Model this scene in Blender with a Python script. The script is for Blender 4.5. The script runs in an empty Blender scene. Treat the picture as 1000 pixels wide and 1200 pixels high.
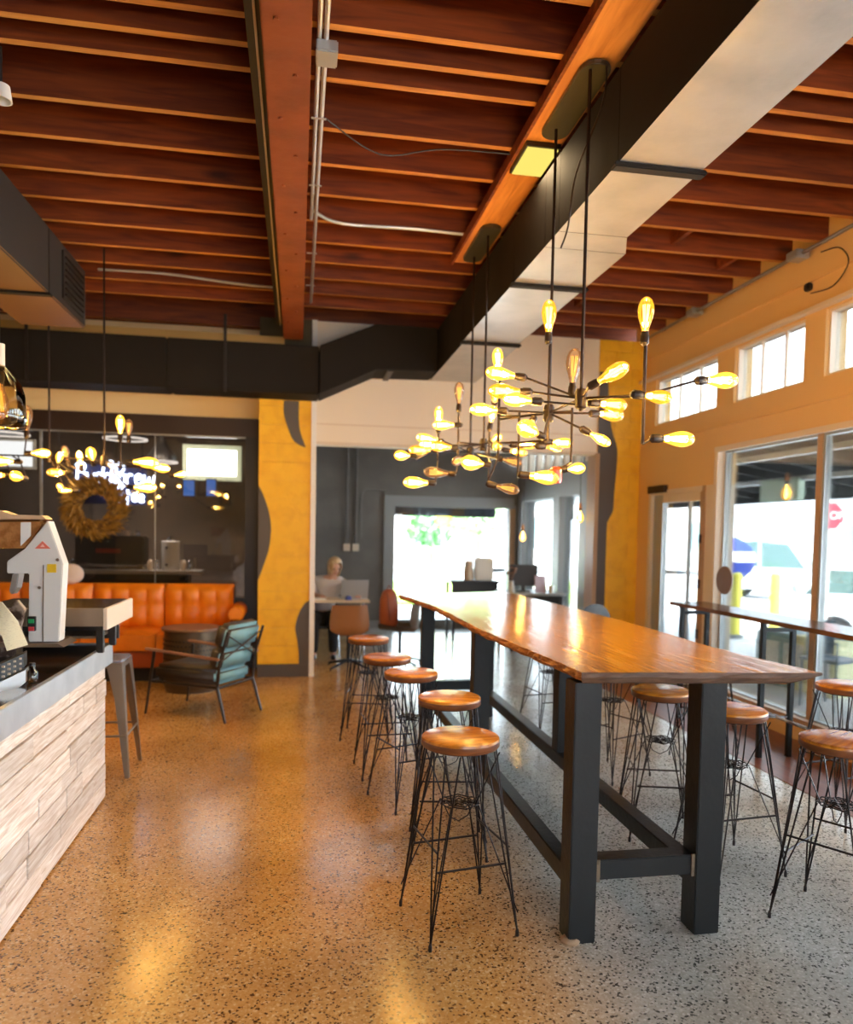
import bpy, bmesh, math, random
from mathutils import Vector, Matrix, Euler
random.seed(7)
C = bpy.context.scene.collection
SC = bpy.context.scene
PI = math.pi

# ------------------------------------------------------------------ camera
F_PX = 878.89
CAM = Vector((0.0, 0.0, 1.6))
_vy = Vector((349 - 500, -(622 - 667), -F_PX)).normalized()
_vx = Vector((5600 - 500, -(719 - 667), -F_PX)).normalized()
_vz = _vx.cross(_vy).normalized()
ROT = Matrix((_vx, _vy, _vz))          # camera -> world
cd = bpy.data.cameras.new('camera')
cam = bpy.data.objects.new('camera', cd); C.objects.link(cam)
cd.sensor_fit = 'HORIZONTAL'; cd.sensor_width = 36.0
cd.lens = F_PX * 36 / 1000; cd.shift_y = 67 / 1000
cam.matrix_world = Matrix.Translation(CAM) @ ROT.to_4x4()
cd.clip_start = 0.05; cd.clip_end = 300
cd.dof.use_dof = True; cd.dof.focus_distance = 3.2; cd.dof.aperture_fstop = 1.9
SC.camera = cam

def ray(u, v): return ROT @ Vector(((u - 500) / F_PX, -(v - 667) / F_PX, -1.0))
def aty(u, v, y): r = ray(u, v); return CAM + r * ((y - CAM.y) / r.y)
def atz(u, v, z): r = ray(u, v); return CAM + r * ((z - CAM.z) / r.z)
def atx(u, v, x): r = ray(u, v); return CAM + r * ((x - CAM.x) / r.x)

# ------------------------------------------------------------------ world, light, exposure
w = bpy.data.worlds.new('sky'); SC.world = w; w.use_nodes = True
wn = w.node_tree; bg = wn.nodes['Background']
tc = wn.nodes.new('ShaderNodeTexCoord'); sp = wn.nodes.new('ShaderNodeSeparateXYZ')
cr = wn.nodes.new('ShaderNodeValToRGB')
cr.color_ramp.elements[0].position = 0.45; cr.color_ramp.elements[0].color = (0.50, 0.55, 0.62, 1)
cr.color_ramp.elements[1].position = 0.62; cr.color_ramp.elements[1].color = (0.80, 0.90, 1.0, 1)
mp = wn.nodes.new('ShaderNodeMapRange'); mp.inputs[1].default_value = -1; mp.inputs[2].default_value = 1
wn.links.new(tc.outputs['Generated'], sp.inputs[0]); wn.links.new(sp.outputs[2], mp.inputs[0])
wn.links.new(mp.outputs[0], cr.inputs[0]); wn.links.new(cr.outputs[0], bg.inputs[0])
bg.inputs[1].default_value = 10.0
sl = bpy.data.lights.new('sun', 'SUN'); sun = bpy.data.objects.new('sun', sl); C.objects.link(sun)
sl.energy = 34.0; sl.angle = math.radians(3); sl.color = (1, 0.96, 0.9)
sun.rotation_euler = (math.radians(28), math.radians(-12), 0)
SC.view_settings.view_transform = 'Standard'; SC.view_settings.look = 'None'
SC.view_settings.exposure = 0.42; SC.view_settings.gamma = 1.0
SC.view_settings.use_curve_mapping = False
SC.cycles.use_denoising = True
SC.cycles.max_bounces = 10; SC.cycles.diffuse_bounces = 5; SC.cycles.glossy_bounces = 4
SC.cycles.transparent_max_bounces = 16
SC.cycles.caustics_reflective = False; SC.cycles.caustics_refractive = False
SC.cycles.sample_clamp_indirect = 6.0

# ------------------------------------------------------------------ materials
MATS = {}
def mat(name, col, rough=0.6, metal=0.0, spec=0.5, emit=None, es=0.0, bump=None, var=None, coat=0.0):
    """bump=(scale, strength); var=(scale, colour2, lo, hi, stretch)"""
    if name in MATS: return MATS[name]
    m = bpy.data.materials.new(name); m.use_nodes = True; nt = m.node_tree
    b = nt.nodes['Principled BSDF']
    b.inputs['Base Color'].default_value = (*col, 1); b.inputs['Roughness'].default_value = rough
    b.inputs['Metallic'].default_value = metal; b.inputs['Specular IOR Level'].default_value = spec
    b.inputs['Coat Weight'].default_value = coat
    if emit: b.inputs['Emission Color'].default_value = (*emit, 1); b.inputs['Emission Strength'].default_value = es
    if bump or var:
        t = nt.nodes.new('ShaderNodeTexCoord'); mpn = nt.nodes.new('ShaderNodeMapping')
        nt.links.new(t.outputs['Object'], mpn.inputs[0])
        if var and len(var) > 4: mpn.inputs['Scale'].default_value = var[4]
        if var:
            n = nt.nodes.new('ShaderNodeTexNoise'); n.inputs['Scale'].default_value = var[0]; n.inputs['Detail'].default_value = 6
            r = nt.nodes.new('ShaderNodeValToRGB')
            r.color_ramp.elements[0].position = var[2]; r.color_ramp.elements[0].color = (*col, 1)
            r.color_ramp.elements[1].position = var[3]; r.color_ramp.elements[1].color = (*var[1], 1)
            nt.links.new(mpn.outputs[0], n.inputs[0]); nt.links.new(n.outputs[0], r.inputs[0])
            nt.links.new(r.outputs[0], b.inputs['Base Color'])
        if bump:
            n2 = nt.nodes.new('ShaderNodeTexNoise'); n2.inputs['Scale'].default_value = bump[0]; n2.inputs['Detail'].default_value = 4
            bm_ = nt.nodes.new('ShaderNodeBump'); bm_.inputs['Strength'].default_value = bump[1]; bm_.inputs['Distance'].default_value = 0.01
            nt.links.new(mpn.outputs[0], n2.inputs[0]); nt.links.new(n2.outputs[0], bm_.inputs['Height'])
            nt.links.new(bm_.outputs[0], b.inputs['Normal'])
    MATS[name] = m; return m

def wood(name, c1, c2, stretch=(1, 12, 12), rough=0.5, scale=2.5, knots=True, spec=0.5, perobj=0.25, bump=0.25):
    if name in MATS: return MATS[name]
    m = bpy.data.materials.new(name); m.use_nodes = True; nt = m.node_tree; b = nt.nodes['Principled BSDF']
    L = nt.links.new
    t = nt.nodes.new('ShaderNodeTexCoord'); oi = nt.nodes.new('ShaderNodeObjectInfo')
    add = nt.nodes.new('ShaderNodeVectorMath'); add.operation = 'ADD'
    mul = nt.nodes.new('ShaderNodeVectorMath'); mul.operation = 'SCALE'; mul.inputs['Scale'].default_value = 37.0
    L(oi.outputs['Random'], mul.inputs[0]); L(t.outputs['Object'], add.inputs[0]); L(mul.outputs[0], add.inputs[1])
    mpn = nt.nodes.new('ShaderNodeMapping'); mpn.inputs['Scale'].default_value = stretch; L(add.outputs[0], mpn.inputs[0])
    n = nt.nodes.new('ShaderNodeTexNoise'); n.inputs['Scale'].default_value = scale; n.inputs['Detail'].default_value = 8
    n.inputs['Distortion'].default_value = 0.8; L(mpn.outputs[0], n.inputs[0])
    r = nt.nodes.new('ShaderNodeValToRGB'); r.color_ramp.elements[0].position = 0.33; r.color_ramp.elements[0].color = (*c1, 1)
    r.color_ramp.elements[1].position = 0.68; r.color_ramp.elements[1].color = (*c2, 1); L(n.outputs[0], r.inputs[0])
    hsv = nt.nodes.new('ShaderNodeHueSaturation'); mr = nt.nodes.new('ShaderNodeMapRange')
    mr.inputs[3].default_value = 1 - perobj; mr.inputs[4].default_value = 1 + perobj
    L(oi.outputs['Random'], mr.inputs[0]); L(mr.outputs[0], hsv.inputs['Value']); L(r.outputs[0], hsv.inputs['Color'])
    last = hsv.outputs[0]
    if knots:
        vo = nt.nodes.new('ShaderNodeTexVoronoi'); vo.inputs['Scale'].default_value = 1.1
        mp2 = nt.nodes.new('ShaderNodeMapping'); mp2.inputs['Scale'].default_value = [max(0.8, s / 4) for s in stretch]
        L(add.outputs[0], mp2.inputs[0]); L(mp2.outputs[0], vo.inputs[0])
        r2 = nt.nodes.new('ShaderNodeValToRGB'); r2.color_ramp.elements[0].position = 0.03; r2.color_ramp.elements[0].color = (0.25, 0.2, 0.18, 1)
        r2.color_ramp.elements[1].position = 0.11; r2.color_ramp.elements[1].color = (1, 1, 1, 1); L(vo.outputs[0], r2.inputs[0])
        mx = nt.nodes.new('ShaderNodeMix'); mx.data_type = 'RGBA'; mx.blend_type = 'MULTIPLY'; mx.inputs[0].default_value = 1
        L(last, mx.inputs[6]); L(r2.outputs[0], mx.inputs[7]); last = mx.outputs[2]
    L(last, b.inputs['Base Color']); b.inputs['Roughness'].default_value = rough; b.inputs['Specular IOR Level'].default_value = spec
    bp = nt.nodes.new('ShaderNodeBump'); bp.inputs['Strength'].default_value = bump; bp.inputs['Distance'].default_value = 0.004
    L(n.outputs[0], bp.inputs['Height']); L(bp.outputs[0], b.inputs['Normal'])
    MATS[name] = m; return m

def glass(name, tint=(1, 1, 1), refl=1.0):
    if name in MATS: return MATS[name]
    m = bpy.data.materials.new(name); m.use_nodes = True; nt = m.node_tree
    nt.nodes.remove(nt.nodes['Principled BSDF']); out = nt.nodes['Material Output']
    tr = nt.nodes.new('ShaderNodeBsdfTransparent'); tr.inputs[0].default_value = (*tint, 1)
    gl = nt.nodes.new('ShaderNodeBsdfGlossy'); gl.inputs['Roughness'].default_value = 0.02
    fr = nt.nodes.new('ShaderNodeFresnel'); fr.inputs[0].default_value = 1.5
    ml = nt.nodes.new('ShaderNodeMath'); ml.operation = 'MULTIPLY'; ml.inputs[1].default_value = refl
    mx = nt.nodes.new('ShaderNodeMixShader')
    nt.links.new(fr.outputs[0], ml.inputs[0]); nt.links.new(ml.outputs[0], mx.inputs[0])
    nt.links.new(tr.outputs[0], mx.inputs[1]); nt.links.new(gl.outputs[0], mx.inputs[2]); nt.links.new(mx.outputs[0], out.inputs[0])
    MATS[name] = m; return m

def emis(name, col, s):
    if name in MATS: return MATS[name]
    m = bpy.data.materials.new(name); m.use_nodes = True; nt = m.node_tree
    nt.nodes.remove(nt.nodes['Principled BSDF']); e = nt.nodes.new('ShaderNodeEmission')
    e.inputs[0].default_value = (*col, 1); e.inputs[1].default_value = s
    nt.links.new(e.outputs[0], nt.nodes['Material Output'].inputs[0]); MATS[name] = m; return m

def terrazzo():
    m = bpy.data.materials.new('terrazzo'); m.use_nodes = True; nt = m.node_tree; b = nt.nodes['Principled BSDF']; L = nt.links.new
    g = nt.nodes.new('ShaderNodeTexCoord')
    def ramp(src, stops):
        r = nt.nodes.new('ShaderNodeValToRGB'); e = r.color_ramp.elements
        while len(e) < len(stops): e.new(0.5)
        for k, (p, c) in enumerate(stops): e[k].position = p; e[k].color = (*c, 1)
        L(src, r.inputs[0]); return r.outputs[0]
    v1 = nt.nodes.new('ShaderNodeTexVoronoi'); v1.inputs['Scale'].default_value = 125; L(g.outputs['Object'], v1.inputs[0])
    sx = nt.nodes.new('ShaderNodeSeparateColor'); L(v1.outputs['Color'], sx.inputs[0])
    # amber and grey parts of the slab; lamp warmth and daylight partly in the colour
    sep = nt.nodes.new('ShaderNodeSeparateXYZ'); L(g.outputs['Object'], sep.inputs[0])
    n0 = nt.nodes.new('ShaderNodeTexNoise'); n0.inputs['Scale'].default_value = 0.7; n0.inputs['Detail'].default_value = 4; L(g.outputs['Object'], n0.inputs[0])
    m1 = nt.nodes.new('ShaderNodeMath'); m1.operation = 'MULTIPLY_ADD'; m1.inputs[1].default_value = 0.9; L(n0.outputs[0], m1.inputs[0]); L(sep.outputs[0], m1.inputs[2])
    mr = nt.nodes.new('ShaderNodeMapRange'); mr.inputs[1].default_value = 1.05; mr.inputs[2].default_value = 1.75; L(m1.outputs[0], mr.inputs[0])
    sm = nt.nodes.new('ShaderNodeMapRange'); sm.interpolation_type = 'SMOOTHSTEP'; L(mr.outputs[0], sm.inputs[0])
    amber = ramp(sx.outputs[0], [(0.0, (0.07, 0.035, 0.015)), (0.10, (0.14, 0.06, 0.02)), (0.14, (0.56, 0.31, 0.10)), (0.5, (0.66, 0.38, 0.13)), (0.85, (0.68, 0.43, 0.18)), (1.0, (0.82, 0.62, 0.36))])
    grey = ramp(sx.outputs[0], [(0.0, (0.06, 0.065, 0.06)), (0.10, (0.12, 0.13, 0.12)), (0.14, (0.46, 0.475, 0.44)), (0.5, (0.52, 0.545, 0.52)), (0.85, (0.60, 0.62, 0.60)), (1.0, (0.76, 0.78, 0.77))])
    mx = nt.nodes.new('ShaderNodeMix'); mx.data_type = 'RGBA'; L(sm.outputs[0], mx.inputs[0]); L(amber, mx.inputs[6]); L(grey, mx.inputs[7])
    n1 = nt.nodes.new('ShaderNodeTexNoise'); n1.inputs['Scale'].default_value = 1.6; n1.inputs['Detail'].default_value = 6; L(g.outputs['Object'], n1.inputs[0])
    blot = ramp(n1.outputs[0], [(0.3, (0.72, 0.66, 0.6)), (0.6, (1, 1, 1))])
    mx2 = nt.nodes.new('ShaderNodeMix'); mx2.data_type = 'RGBA'; mx2.blend_type = 'MULTIPLY'; mx2.inputs[0].default_value = 1
    L(mx.outputs[2], mx2.inputs[6]); L(blot, mx2.inputs[7]); L(mx2.outputs[2], b.inputs['Base Color'])
    rr = nt.nodes.new('ShaderNodeMapRange'); rr.inputs[3].default_value = 0.13; rr.inputs[4].default_value = 0.27; L(n1.outputs[0], rr.inputs[0]); L(rr.outputs[0], b.inputs['Roughness'])
    b.inputs['Specular IOR Level'].default_value = 0.6
    return m

M_dark = mat('black_steel', (0.018, 0.02, 0.022), 0.38, 0.6, bump=(30, 0.15))
M_wire = mat('dark_wire', (0.03, 0.025, 0.025), 0.35, 0.9)
M_chrome = mat('chrome', (0.7, 0.7, 0.72), 0.15, 1.0)
M_bronze = mat('bronze_pipe', (0.022, 0.012, 0.008), 0.4, 0.5)
M_sock = mat('socket_black', (0.018, 0.010, 0.008), 0.45, 0.2)
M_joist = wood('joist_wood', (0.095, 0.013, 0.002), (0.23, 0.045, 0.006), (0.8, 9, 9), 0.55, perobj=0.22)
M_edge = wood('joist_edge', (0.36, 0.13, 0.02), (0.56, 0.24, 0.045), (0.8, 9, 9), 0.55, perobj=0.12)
M_deck = wood('deck_wood', (0.12, 0.025, 0.008), (0.22, 0.05, 0.014), (9, 0.8, 9), 0.6)
M_beam = mat('beam_paint', (0.22, 0.050, 0.014), 0.4, 0.1, var=(5, (0.15, 0.032, 0.010), 0.4, 0.7), bump=(14, 0.2))
M_plank = wood('plank_light', (0.42, 0.16, 0.04), (0.62, 0.28, 0.08), (9, 0.8, 9), 0.5)
M_slab = wood('slab_wood', (0.46, 0.20, 0.03), (0.80, 0.44, 0.10), (9, 0.7, 9), 0.17, scale=2.2, knots=True, perobj=0.0, bump=0.5)
M_bark = wood('slab_edge', (0.22, 0.06, 0.012), (0.60, 0.24, 0.05), (14, 5, 14), 0.6, scale=4, knots=False, perobj=0.0, bump=1.0)
M_endg = wood('slab_end', (0.07, 0.035, 0.02), (0.16, 0.085, 0.05), (3, 8, 16), 0.55, scale=3, knots=False, perobj=0.0, bump=0.5)
M_seat = wood('seat_wood', (0.38, 0.12, 0.010), (0.74, 0.31, 0.03), (1.2, 10, 4), 0.25, scale=3, knots=False, perobj=0.1)
M_seated = wood('seat_side', (0.11, 0.032, 0.008), (0.25, 0.08, 0.02), (3, 3, 14), 0.4, scale=3, knots=False, perobj=0.1)
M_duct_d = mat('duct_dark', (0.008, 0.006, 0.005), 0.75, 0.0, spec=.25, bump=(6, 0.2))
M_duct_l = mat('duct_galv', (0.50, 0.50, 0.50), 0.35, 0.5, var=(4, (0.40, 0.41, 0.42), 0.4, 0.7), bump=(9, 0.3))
M_cream = mat('cream_paint', (0.84, 0.64, 0.34), 0.6, bump=(18, 0.12))
M_white = mat('bulkhead_paint', (0.84, 0.75, 0.62), 0.6, bump=(18, 0.12))
M_wallr = mat('warm_wall_paint', (0.76, 0.48, 0.19), 0.55, bump=(18, 0.12))
M_yel = mat('yellow_paint', (0.90, 0.50, 0.015), 0.5, var=(7, (0.78, 0.38, 0.01), 0.45, 0.75), bump=(30, 0.5))
M_wave = mat('grey_wave_paint', (0.085, 0.07, 0.06), 0.5, bump=(25, 0.3))
M_grey = mat('grey_wall_paint', (0.125, 0.118, 0.108), 0.6, var=(2.5, (0.16, 0.15, 0.135), 0.4, 0.7), bump=(20, 0.2))
M_greyl = mat('grey_trim_paint', (0.24, 0.25, 0.255), 0.5, bump=(20, 0.1))
M_blackf = mat('black_frame', (0.012, 0.009, 0.008), 0.4)
M_brownf = mat('brown_frame', (0.028, 0.012, 0.008), 0.45)
M_gwall = mat('dim_plaster', (0.11, 0.09, 0.075), 0.7, var=(3, (0.15, 0.115, 0.09), 0.4, 0.7))
M_wframe = mat('tan_window_frame', (0.42, 0.26, 0.14), 0.45)
M_lframe = mat('pale_trim', (0.72, 0.60, 0.47), 0.5)
M_alu = mat('aluminium_frame', (0.42, 0.44, 0.44), 0.35, 0.6)
M_glass = glass('window_glass', (0.97, 1, 1), 0.8)
M_glassd = glass('smoked_glass', (0.75, 0.72, 0.7), 1.3)
M_or = mat('orange_leather', (0.82, 0.25, 0.012), 0.36, var=(6, (0.66, 0.18, 0.01), 0.4, 0.8), bump=(25, 0.25))
M_steel = mat('brushed_steel', (0.55, 0.60, 0.66), 0.3, 0.35, var=(6, (0.42, 0.47, 0.54), 0.35, 0.7), bump=(8, 0.15))
M_top = mat('dark_worktop', (0.035, 0.027, 0.022), 0.12, 0.3)
M_whiteplastic = mat('white_enamel', (0.74, 0.74, 0.72), 0.35)
M_yelcore = M_yel
M_black = mat('black_plastic', (0.012, 0.012, 0.014), 0.4)
M_silver = mat('silver_plastic', (0.5, 0.52, 0.54), 0.35, 0.6)
M_gun = mat('gunmetal', (0.34, 0.31, 0.27), 0.28, 0.8, bump=(8, 0.1))
M_ww = wood('whitewashed_plank', (0.62, 0.54, 0.48), (0.90, 0.88, 0.86), (9, 1.6, 22), 0.65, scale=3.2, knots=True, perobj=0.17, bump=0.3)
M_street = mat('street', (0.62, 0.63, 0.64), 0.8, bump=(3, 0.2))

# ------------------------------------------------------------------ mesh helpers
class MB:
    def __init__(s): s.v = []; s.f = []; s.mi = []; s.cur = 0
    def m(s, i): s.cur = i; return s
    def _add(s, vs, fs):
        o = len(s.v); s.v += [tuple(p) for p in vs]
        for f in fs: s.f.append(tuple(i + o for i in f)); s.mi.append(s.cur)
        return s
    def box(s, a, b, M=None):
        x0, y0, z0 = [min(a[i], b[i]) for i in range(3)]; x1, y1, z1 = [max(a[i], b[i]) for i in range(3)]
        vs = [Vector(p) for p in ((x0,y0,z0),(x1,y0,z0),(x1,y1,z0),(x0,y1,z0),(x0,y0,z1),(x1,y0,z1),(x1,y1,z1),(x0,y1,z1))]
        if M: vs = [M @ p for p in vs]
        return s._add(vs, [(0,3,2,1),(4,5,6,7),(0,1,5,4),(1,2,6,5),(2,3,7,6),(3,0,4,7)])
    def tube(s, pts, r, n=8, cap=True):
        pts = [Vector(p) for p in pts]; N = len(pts); rs = r if isinstance(r, (list, tuple)) else [r] * N
        rings = []; prev = None
        for i, p in enumerate(pts):
            d = (pts[min(i + 1, N - 1)] - pts[max(i - 1, 0)])
            d = d.normalized() if d.length > 1e-9 else Vector((0, 0, 1))
            if prev is None:
                a = Vector((0, 0, 1)) if abs(d.z) < 0.9 else Vector((1, 0, 0))
                x = d.cross(a).normalized()
            else:
                x = (prev - d * prev.dot(d)); x = x.normalized() if x.length > 1e-6 else d.orthogonal().normalized()
            prev = x; y = d.cross(x)
            rings.append([p + (x * math.cos(2*PI*k/n) + y * math.sin(2*PI*k/n)) * rs[i] for k in range(n)])
        vs = [q for R in rings for q in R]; fs = []
        for i in range(N - 1):
            for k in range(n):
                fs.append((i*n+k, i*n+(k+1)%n, (i+1)*n+(k+1)%n, (i+1)*n+k))
        if cap: fs.append(tuple(range(n))[::-1]); fs.append(tuple((N-1)*n+k for k in range(n)))
        return s._add(vs, fs)
    def lathe(s, prof, c=(0,0,0), n=24, M=None):
        vs = []; fs = []; c = Vector(c)
        for (r, z) in prof:
            for k in range(n):
                p = Vector((r*math.cos(2*PI*k/n), r*math.sin(2*PI*k/n), z))
                vs.append((M @ p if M else p) + c)
        for i in range(len(prof)-1):
            for k in range(n): fs.append((i*n+k, i*n+(k+1)%n, (i+1)*n+(k+1)%n, (i+1)*n+k))
        if prof[0][0] > 1e-6: fs.append(tuple(range(n))[::-1])
        if prof[-1][0] > 1e-6: fs.append(tuple((len(prof)-1)*n+k for k in range(n)))
        return s._add(vs, fs)
    def prism(s, poly, a, b, axis='y'):
        """poly: 2-D outline; extruded along axis from a to b"""
        def P(p, t):
            return {'x': (t, p[0], p[1]), 'y': (p[0], t, p[1]), 'z': (p[0], p[1], t)}[axis]
        n = len(poly); vs = [P(p, a) for p in poly] + [P(p, b) for p in poly]
        fs = [tuple(range(n)), tuple(range(2*n-1, n-1, -1))] + [(i, i+n, (i+1)%n+n, (i+1)%n) for i in range(n)]
        return s._add(vs, fs)
    def ball(s, c, r, n=12, sc=(1,1,1)):
        return s.lathe([(r*math.sin(PI*i/n)*1.0 if 0 < i < n else 0.0, -r*math.cos(PI*i/n)) for i in range(n+1)], c, n*2, Matrix.Diagonal((*sc,)).to_3x3())
    def xf(s, M):
        s.v = [tuple(M @ Vector(p)) for p in s.v]; return s
    def build(s, name, mats, parent=None, smooth=False, bevel=0, seg=2, kind=None, label=None):
        me = bpy.data.meshes.new(name); me.from_pydata(s.v, [], s.f)
        if not isinstance(mats, (list, tuple)): mats = [mats]
        for m in mats: me.materials.append(m)
        for i, p in enumerate(me.polygons): p.material_index = min(s.mi[i], len(mats)-1)
        bm = bmesh.new(); bm.from_mesh(me); bmesh.ops.remove_doubles(bm, verts=bm.verts, dist=1e-6)
        bmesh.ops.recalc_face_normals(bm, faces=bm.faces)
        if bevel:
            try: bmesh.ops.bevel(bm, geom=[e for e in bm.edges if e.calc_face_angle(0) > 0.6], offset=bevel, segments=seg, affect='EDGES', clamp_overlap=True)
            except Exception: pass
        bm.to_mesh(me); bm.free()
        if smooth:
            me.polygons.foreach_set('use_smooth', [True]*len(me.polygons))
            if smooth != 'all':
                try: me.set_sharp_from_angle(angle=math.radians(40))
                except Exception: pass
        o = bpy.data.objects.new(name, me); C.objects.link(o)
        if parent: o.parent = parent
        if kind: o['kind'] = kind
        if label: o['label'] = label
        return o

def tag(o, label=None, cat=None, group=None, kind=None):
    if label: o['label'] = label
    if cat: o['category'] = cat
    if group: o['group'] = group
    if kind: o['kind'] = kind
    return o
def thing(name, label, cat, loc=(0,0,0), rz=0, group=None, kind=None):
    o = bpy.data.objects.new(name, None); C.objects.link(o); o.empty_display_size = 0.1
    o.location = loc; o.rotation_euler = (0, 0, rz)
    return tag(o, label, cat, group, kind)
def struct(name, loc=(0,0,0), label=None):
    o = bpy.data.objects.new(name, None); C.objects.link(o); o.location = loc; o['kind'] = 'structure'
    if label: o['label'] = label
    return o
def kids(o): return [c for c in bpy.data.objects if c.parent == o]
def copy_tree(o, parent=None):
    c = o.copy(); C.objects.link(c)
    if parent: c.parent = parent
    for ch in kids(o): copy_tree(ch, c)
    return c
def bx(name, a, b, m, parent=None, bevel=0, **k): return MB().box(a, b).build(name, m, parent, bevel=bevel, **k)
def wallbox(name, a, b, m, parent): return bx(name, a, b, m, parent)
def smoothpts(pts, n=6):
    pts = [Vector(p) for p in pts]; out = []
    for i in range(len(pts)-1):
        p0 = pts[max(i-1,0)]; p1 = pts[i]; p2 = pts[i+1]; p3 = pts[min(i+2,len(pts)-1)]
        for k in range(n):
            t = k/n
            out.append(0.5*((2*p1)+(p2-p0)*t+(2*p0-5*p1+4*p2-p3)*t*t+(3*p1-p0-3*p2+p3)*t*t*t))
    out.append(pts[-1]); return out

# ================================================================== THE SETTING
XR = 3.95; YB = 8.3; ZJ = 3.87; ZC = 4.14; YR = 12.5; XL = -4.6; YF = -2.6
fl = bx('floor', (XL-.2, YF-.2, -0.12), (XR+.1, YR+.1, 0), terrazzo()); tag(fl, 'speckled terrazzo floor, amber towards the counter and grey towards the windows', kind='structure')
st = bx('trim_1', (3.19, YF, 0.0), (XR-0.005, 8.0, 0.004), wood('dark_floor_strip', (0.10, 0.028, 0.01), (0.17, 0.05, 0.018), (9, 1, 9), 0.35, knots=False))
tag(st, 'dark reddish brown floor strip along the window wall', kind='structure')
ceil = struct('ceiling', label='exposed joist ceiling of reddish brown timber')
ndk = 0
xk = XL
while xk < XR + .2:                                   # deck boards run across the joists
    bx('deck_board', (xk, YF, ZC), (xk+.265, YR, ZC+.03), M_deck, ceil); xk += .28
bx('roof_slab', (XL-.2, YF-.2, ZC+.031), (XR+.2, YR+.2, ZC+.25), M_grey, ceil)
jme = None
JY = [y*0.985 + 0.0 for y in (3.57, 3.775, 3.985)]
yy = 4.385
while yy < 8.2: JY.append(yy); yy += 0.425
yy = 3.57-.42
while yy > YF + .1: JY.append(yy); yy -= 0.42
for y in JY:
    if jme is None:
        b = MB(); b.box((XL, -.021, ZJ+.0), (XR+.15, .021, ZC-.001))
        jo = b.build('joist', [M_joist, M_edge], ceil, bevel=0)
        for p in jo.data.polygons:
            if p.normal.z < -0.5: p.material_index = 1  # paler undersides, darker sides: light on the joists put into the wood colours
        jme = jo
    else:
        jo = jme.copy(); C.objects.link(jo)
    jo.location = (0, y, random.uniform(-.006, .006))
yy = 8.75
while yy < YR:
    jo = jme.copy(); C.objects.link(jo); jo.location = (0, yy, 0); yy += 0.85
for (x, k) in ((2.75, 12), (2.35, 11), (3.4, 12), (3.55, 9), (2.9, 8)):
    ys = sorted(JY); ys = [q for q in ys if q > 3.5]
    y0, y1 = ys[k-3] + .022, ys[k-2] - .022
    bx('blocking', (x-.02, y0, ZJ+.04), (x+.02, y1, ZC-.002), M_joist, ceil)
# painted steel beam
bm_ = bx('ceiling_beam', (-.16, YF, 3.54), (.035, 7.85, ZJ-.008), M_beam, bevel=.006); tag(bm_, 'deep reddish brown painted beam running under the joists', kind='structure')
bx('beam_track', (-.235, YF, 3.70), (-.163, 7.9, 3.76), M_blackf, bm_); bx('track_rail', (-.20, YF, 3.685), (-.19, 7.9, 3.70), M_lframe, bm_)
for i in range(14):
    MB().lathe([(.0, 0), (.011, 0), (.011, .008), (0, .008)], (-.10 + .07*(i % 2), 3.0 + i*.35, 3.532), 8).build('bolt', M_beam, bm_)

# back wall (y = 8.3 .. 8.5)
wb = struct('wall_back', label='cream back wall with a dark glazed window and a wide opening')
W0, W1 = YB, YB + .2
wallbox('lower_wall', (XL, 8.85, 0), (-.42, 9.05, .55), M_wave, wb)
wallbox('upper_wall', (XL, 8.85, 2.86), (-.42, 9.05, ZJ), M_cream, wb)
wallbox('side_wall', (XL, 8.85, .55), (-3.9, 9.05, 2.86), M_gwall, wb)
wallbox('bulkhead', (.19, W0+.02, 2.545), (3.42, W1, ZJ), M_white, wb)
wallbox('column_core', (-.42, W0+.024, 0), (.135, 9.06, 3.2), M_yel, wb); wallbox('column_head', (-.42, W0+.0, 3.2), (.135, 9.06, ZJ), mat('head_paint', (.05, .035, .01), .6), wb)
wallbox('bulkhead_ledge', (.19, W0-.005, 2.545), (3.42, W0+.02, 2.575), M_lframe, wb)
wallbox('bulkhead_board', (.19, W0+.008, 2.76), (3.42, W0+.02, 2.775), M_lframe, wb)
wallbox('corner_trim', (.135, W0-.02, 0.0), (.19, W1+.02, ZJ), mat('white_trim', (.84, .83, .80), .5), wb)
wallbox('pilaster_core', (3.42, W0+.024, 0), (XR, W1, ZJ), M_yel, wb)
wallbox('top_strip', (XL, 8.285, 3.53), (-.16, 8.36, 3.67), mat('ledger_gold', (.72, .42, .11), .5), wb)

def blocks(name, x0, x1, label, zmax=ZJ):
    col = struct(name, label=label)
    z = .14; row = 0
    bx('base_band', (x0, W0-.012, 0), (x1, W0+.0235, .135), M_wave, col)
    while z < zmax - .02:
        h = min(.197, zmax - z - .004); w_ = .397
        xx = x0 - (.2 if row % 2 else 0)
        while xx < x1:
            a = max(x0, xx); b = min(x1, xx + w_)
            if b - a > .03: bx('brick', (a+.001, W0, z), (b-.001, W0+.024, z+h), M_yel, col)
            xx += w_ + .003
        z += h + .003; row += 1
    return col
colm = blocks('pilaster', -.42, .135, 'bright yellow painted block pilaster with dark grey wavy edges', 3.2)
def wave(poly, col, name='painted_wave'):
    MB().prism(poly, W0-.004, W0, 'y').build(name, M_wave, col, label='dark grey painted wave shape')
wave([tuple(p.xz) for p in smoothpts([(-.16,0,3.0), (-.16,0,2.86), (-.12,0,2.72), (-.05,0,2.57), (.07,0,2.505)], 5)] +
     [tuple(p.xz) for p in smoothpts([(.075,0,2.51), (.02,0,2.66), (0,0,2.8), (0,0,3.0)], 5)], colm)
wave([tuple(p.xz) for p in smoothpts([(-.42,0,2.08), (-.37,0,1.98), (-.31,0,1.8), (-.285,0,1.62), (-.305,0,1.4), (-.36,0,1.22), (-.42,0,1.05)], 5)], colm)
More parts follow.
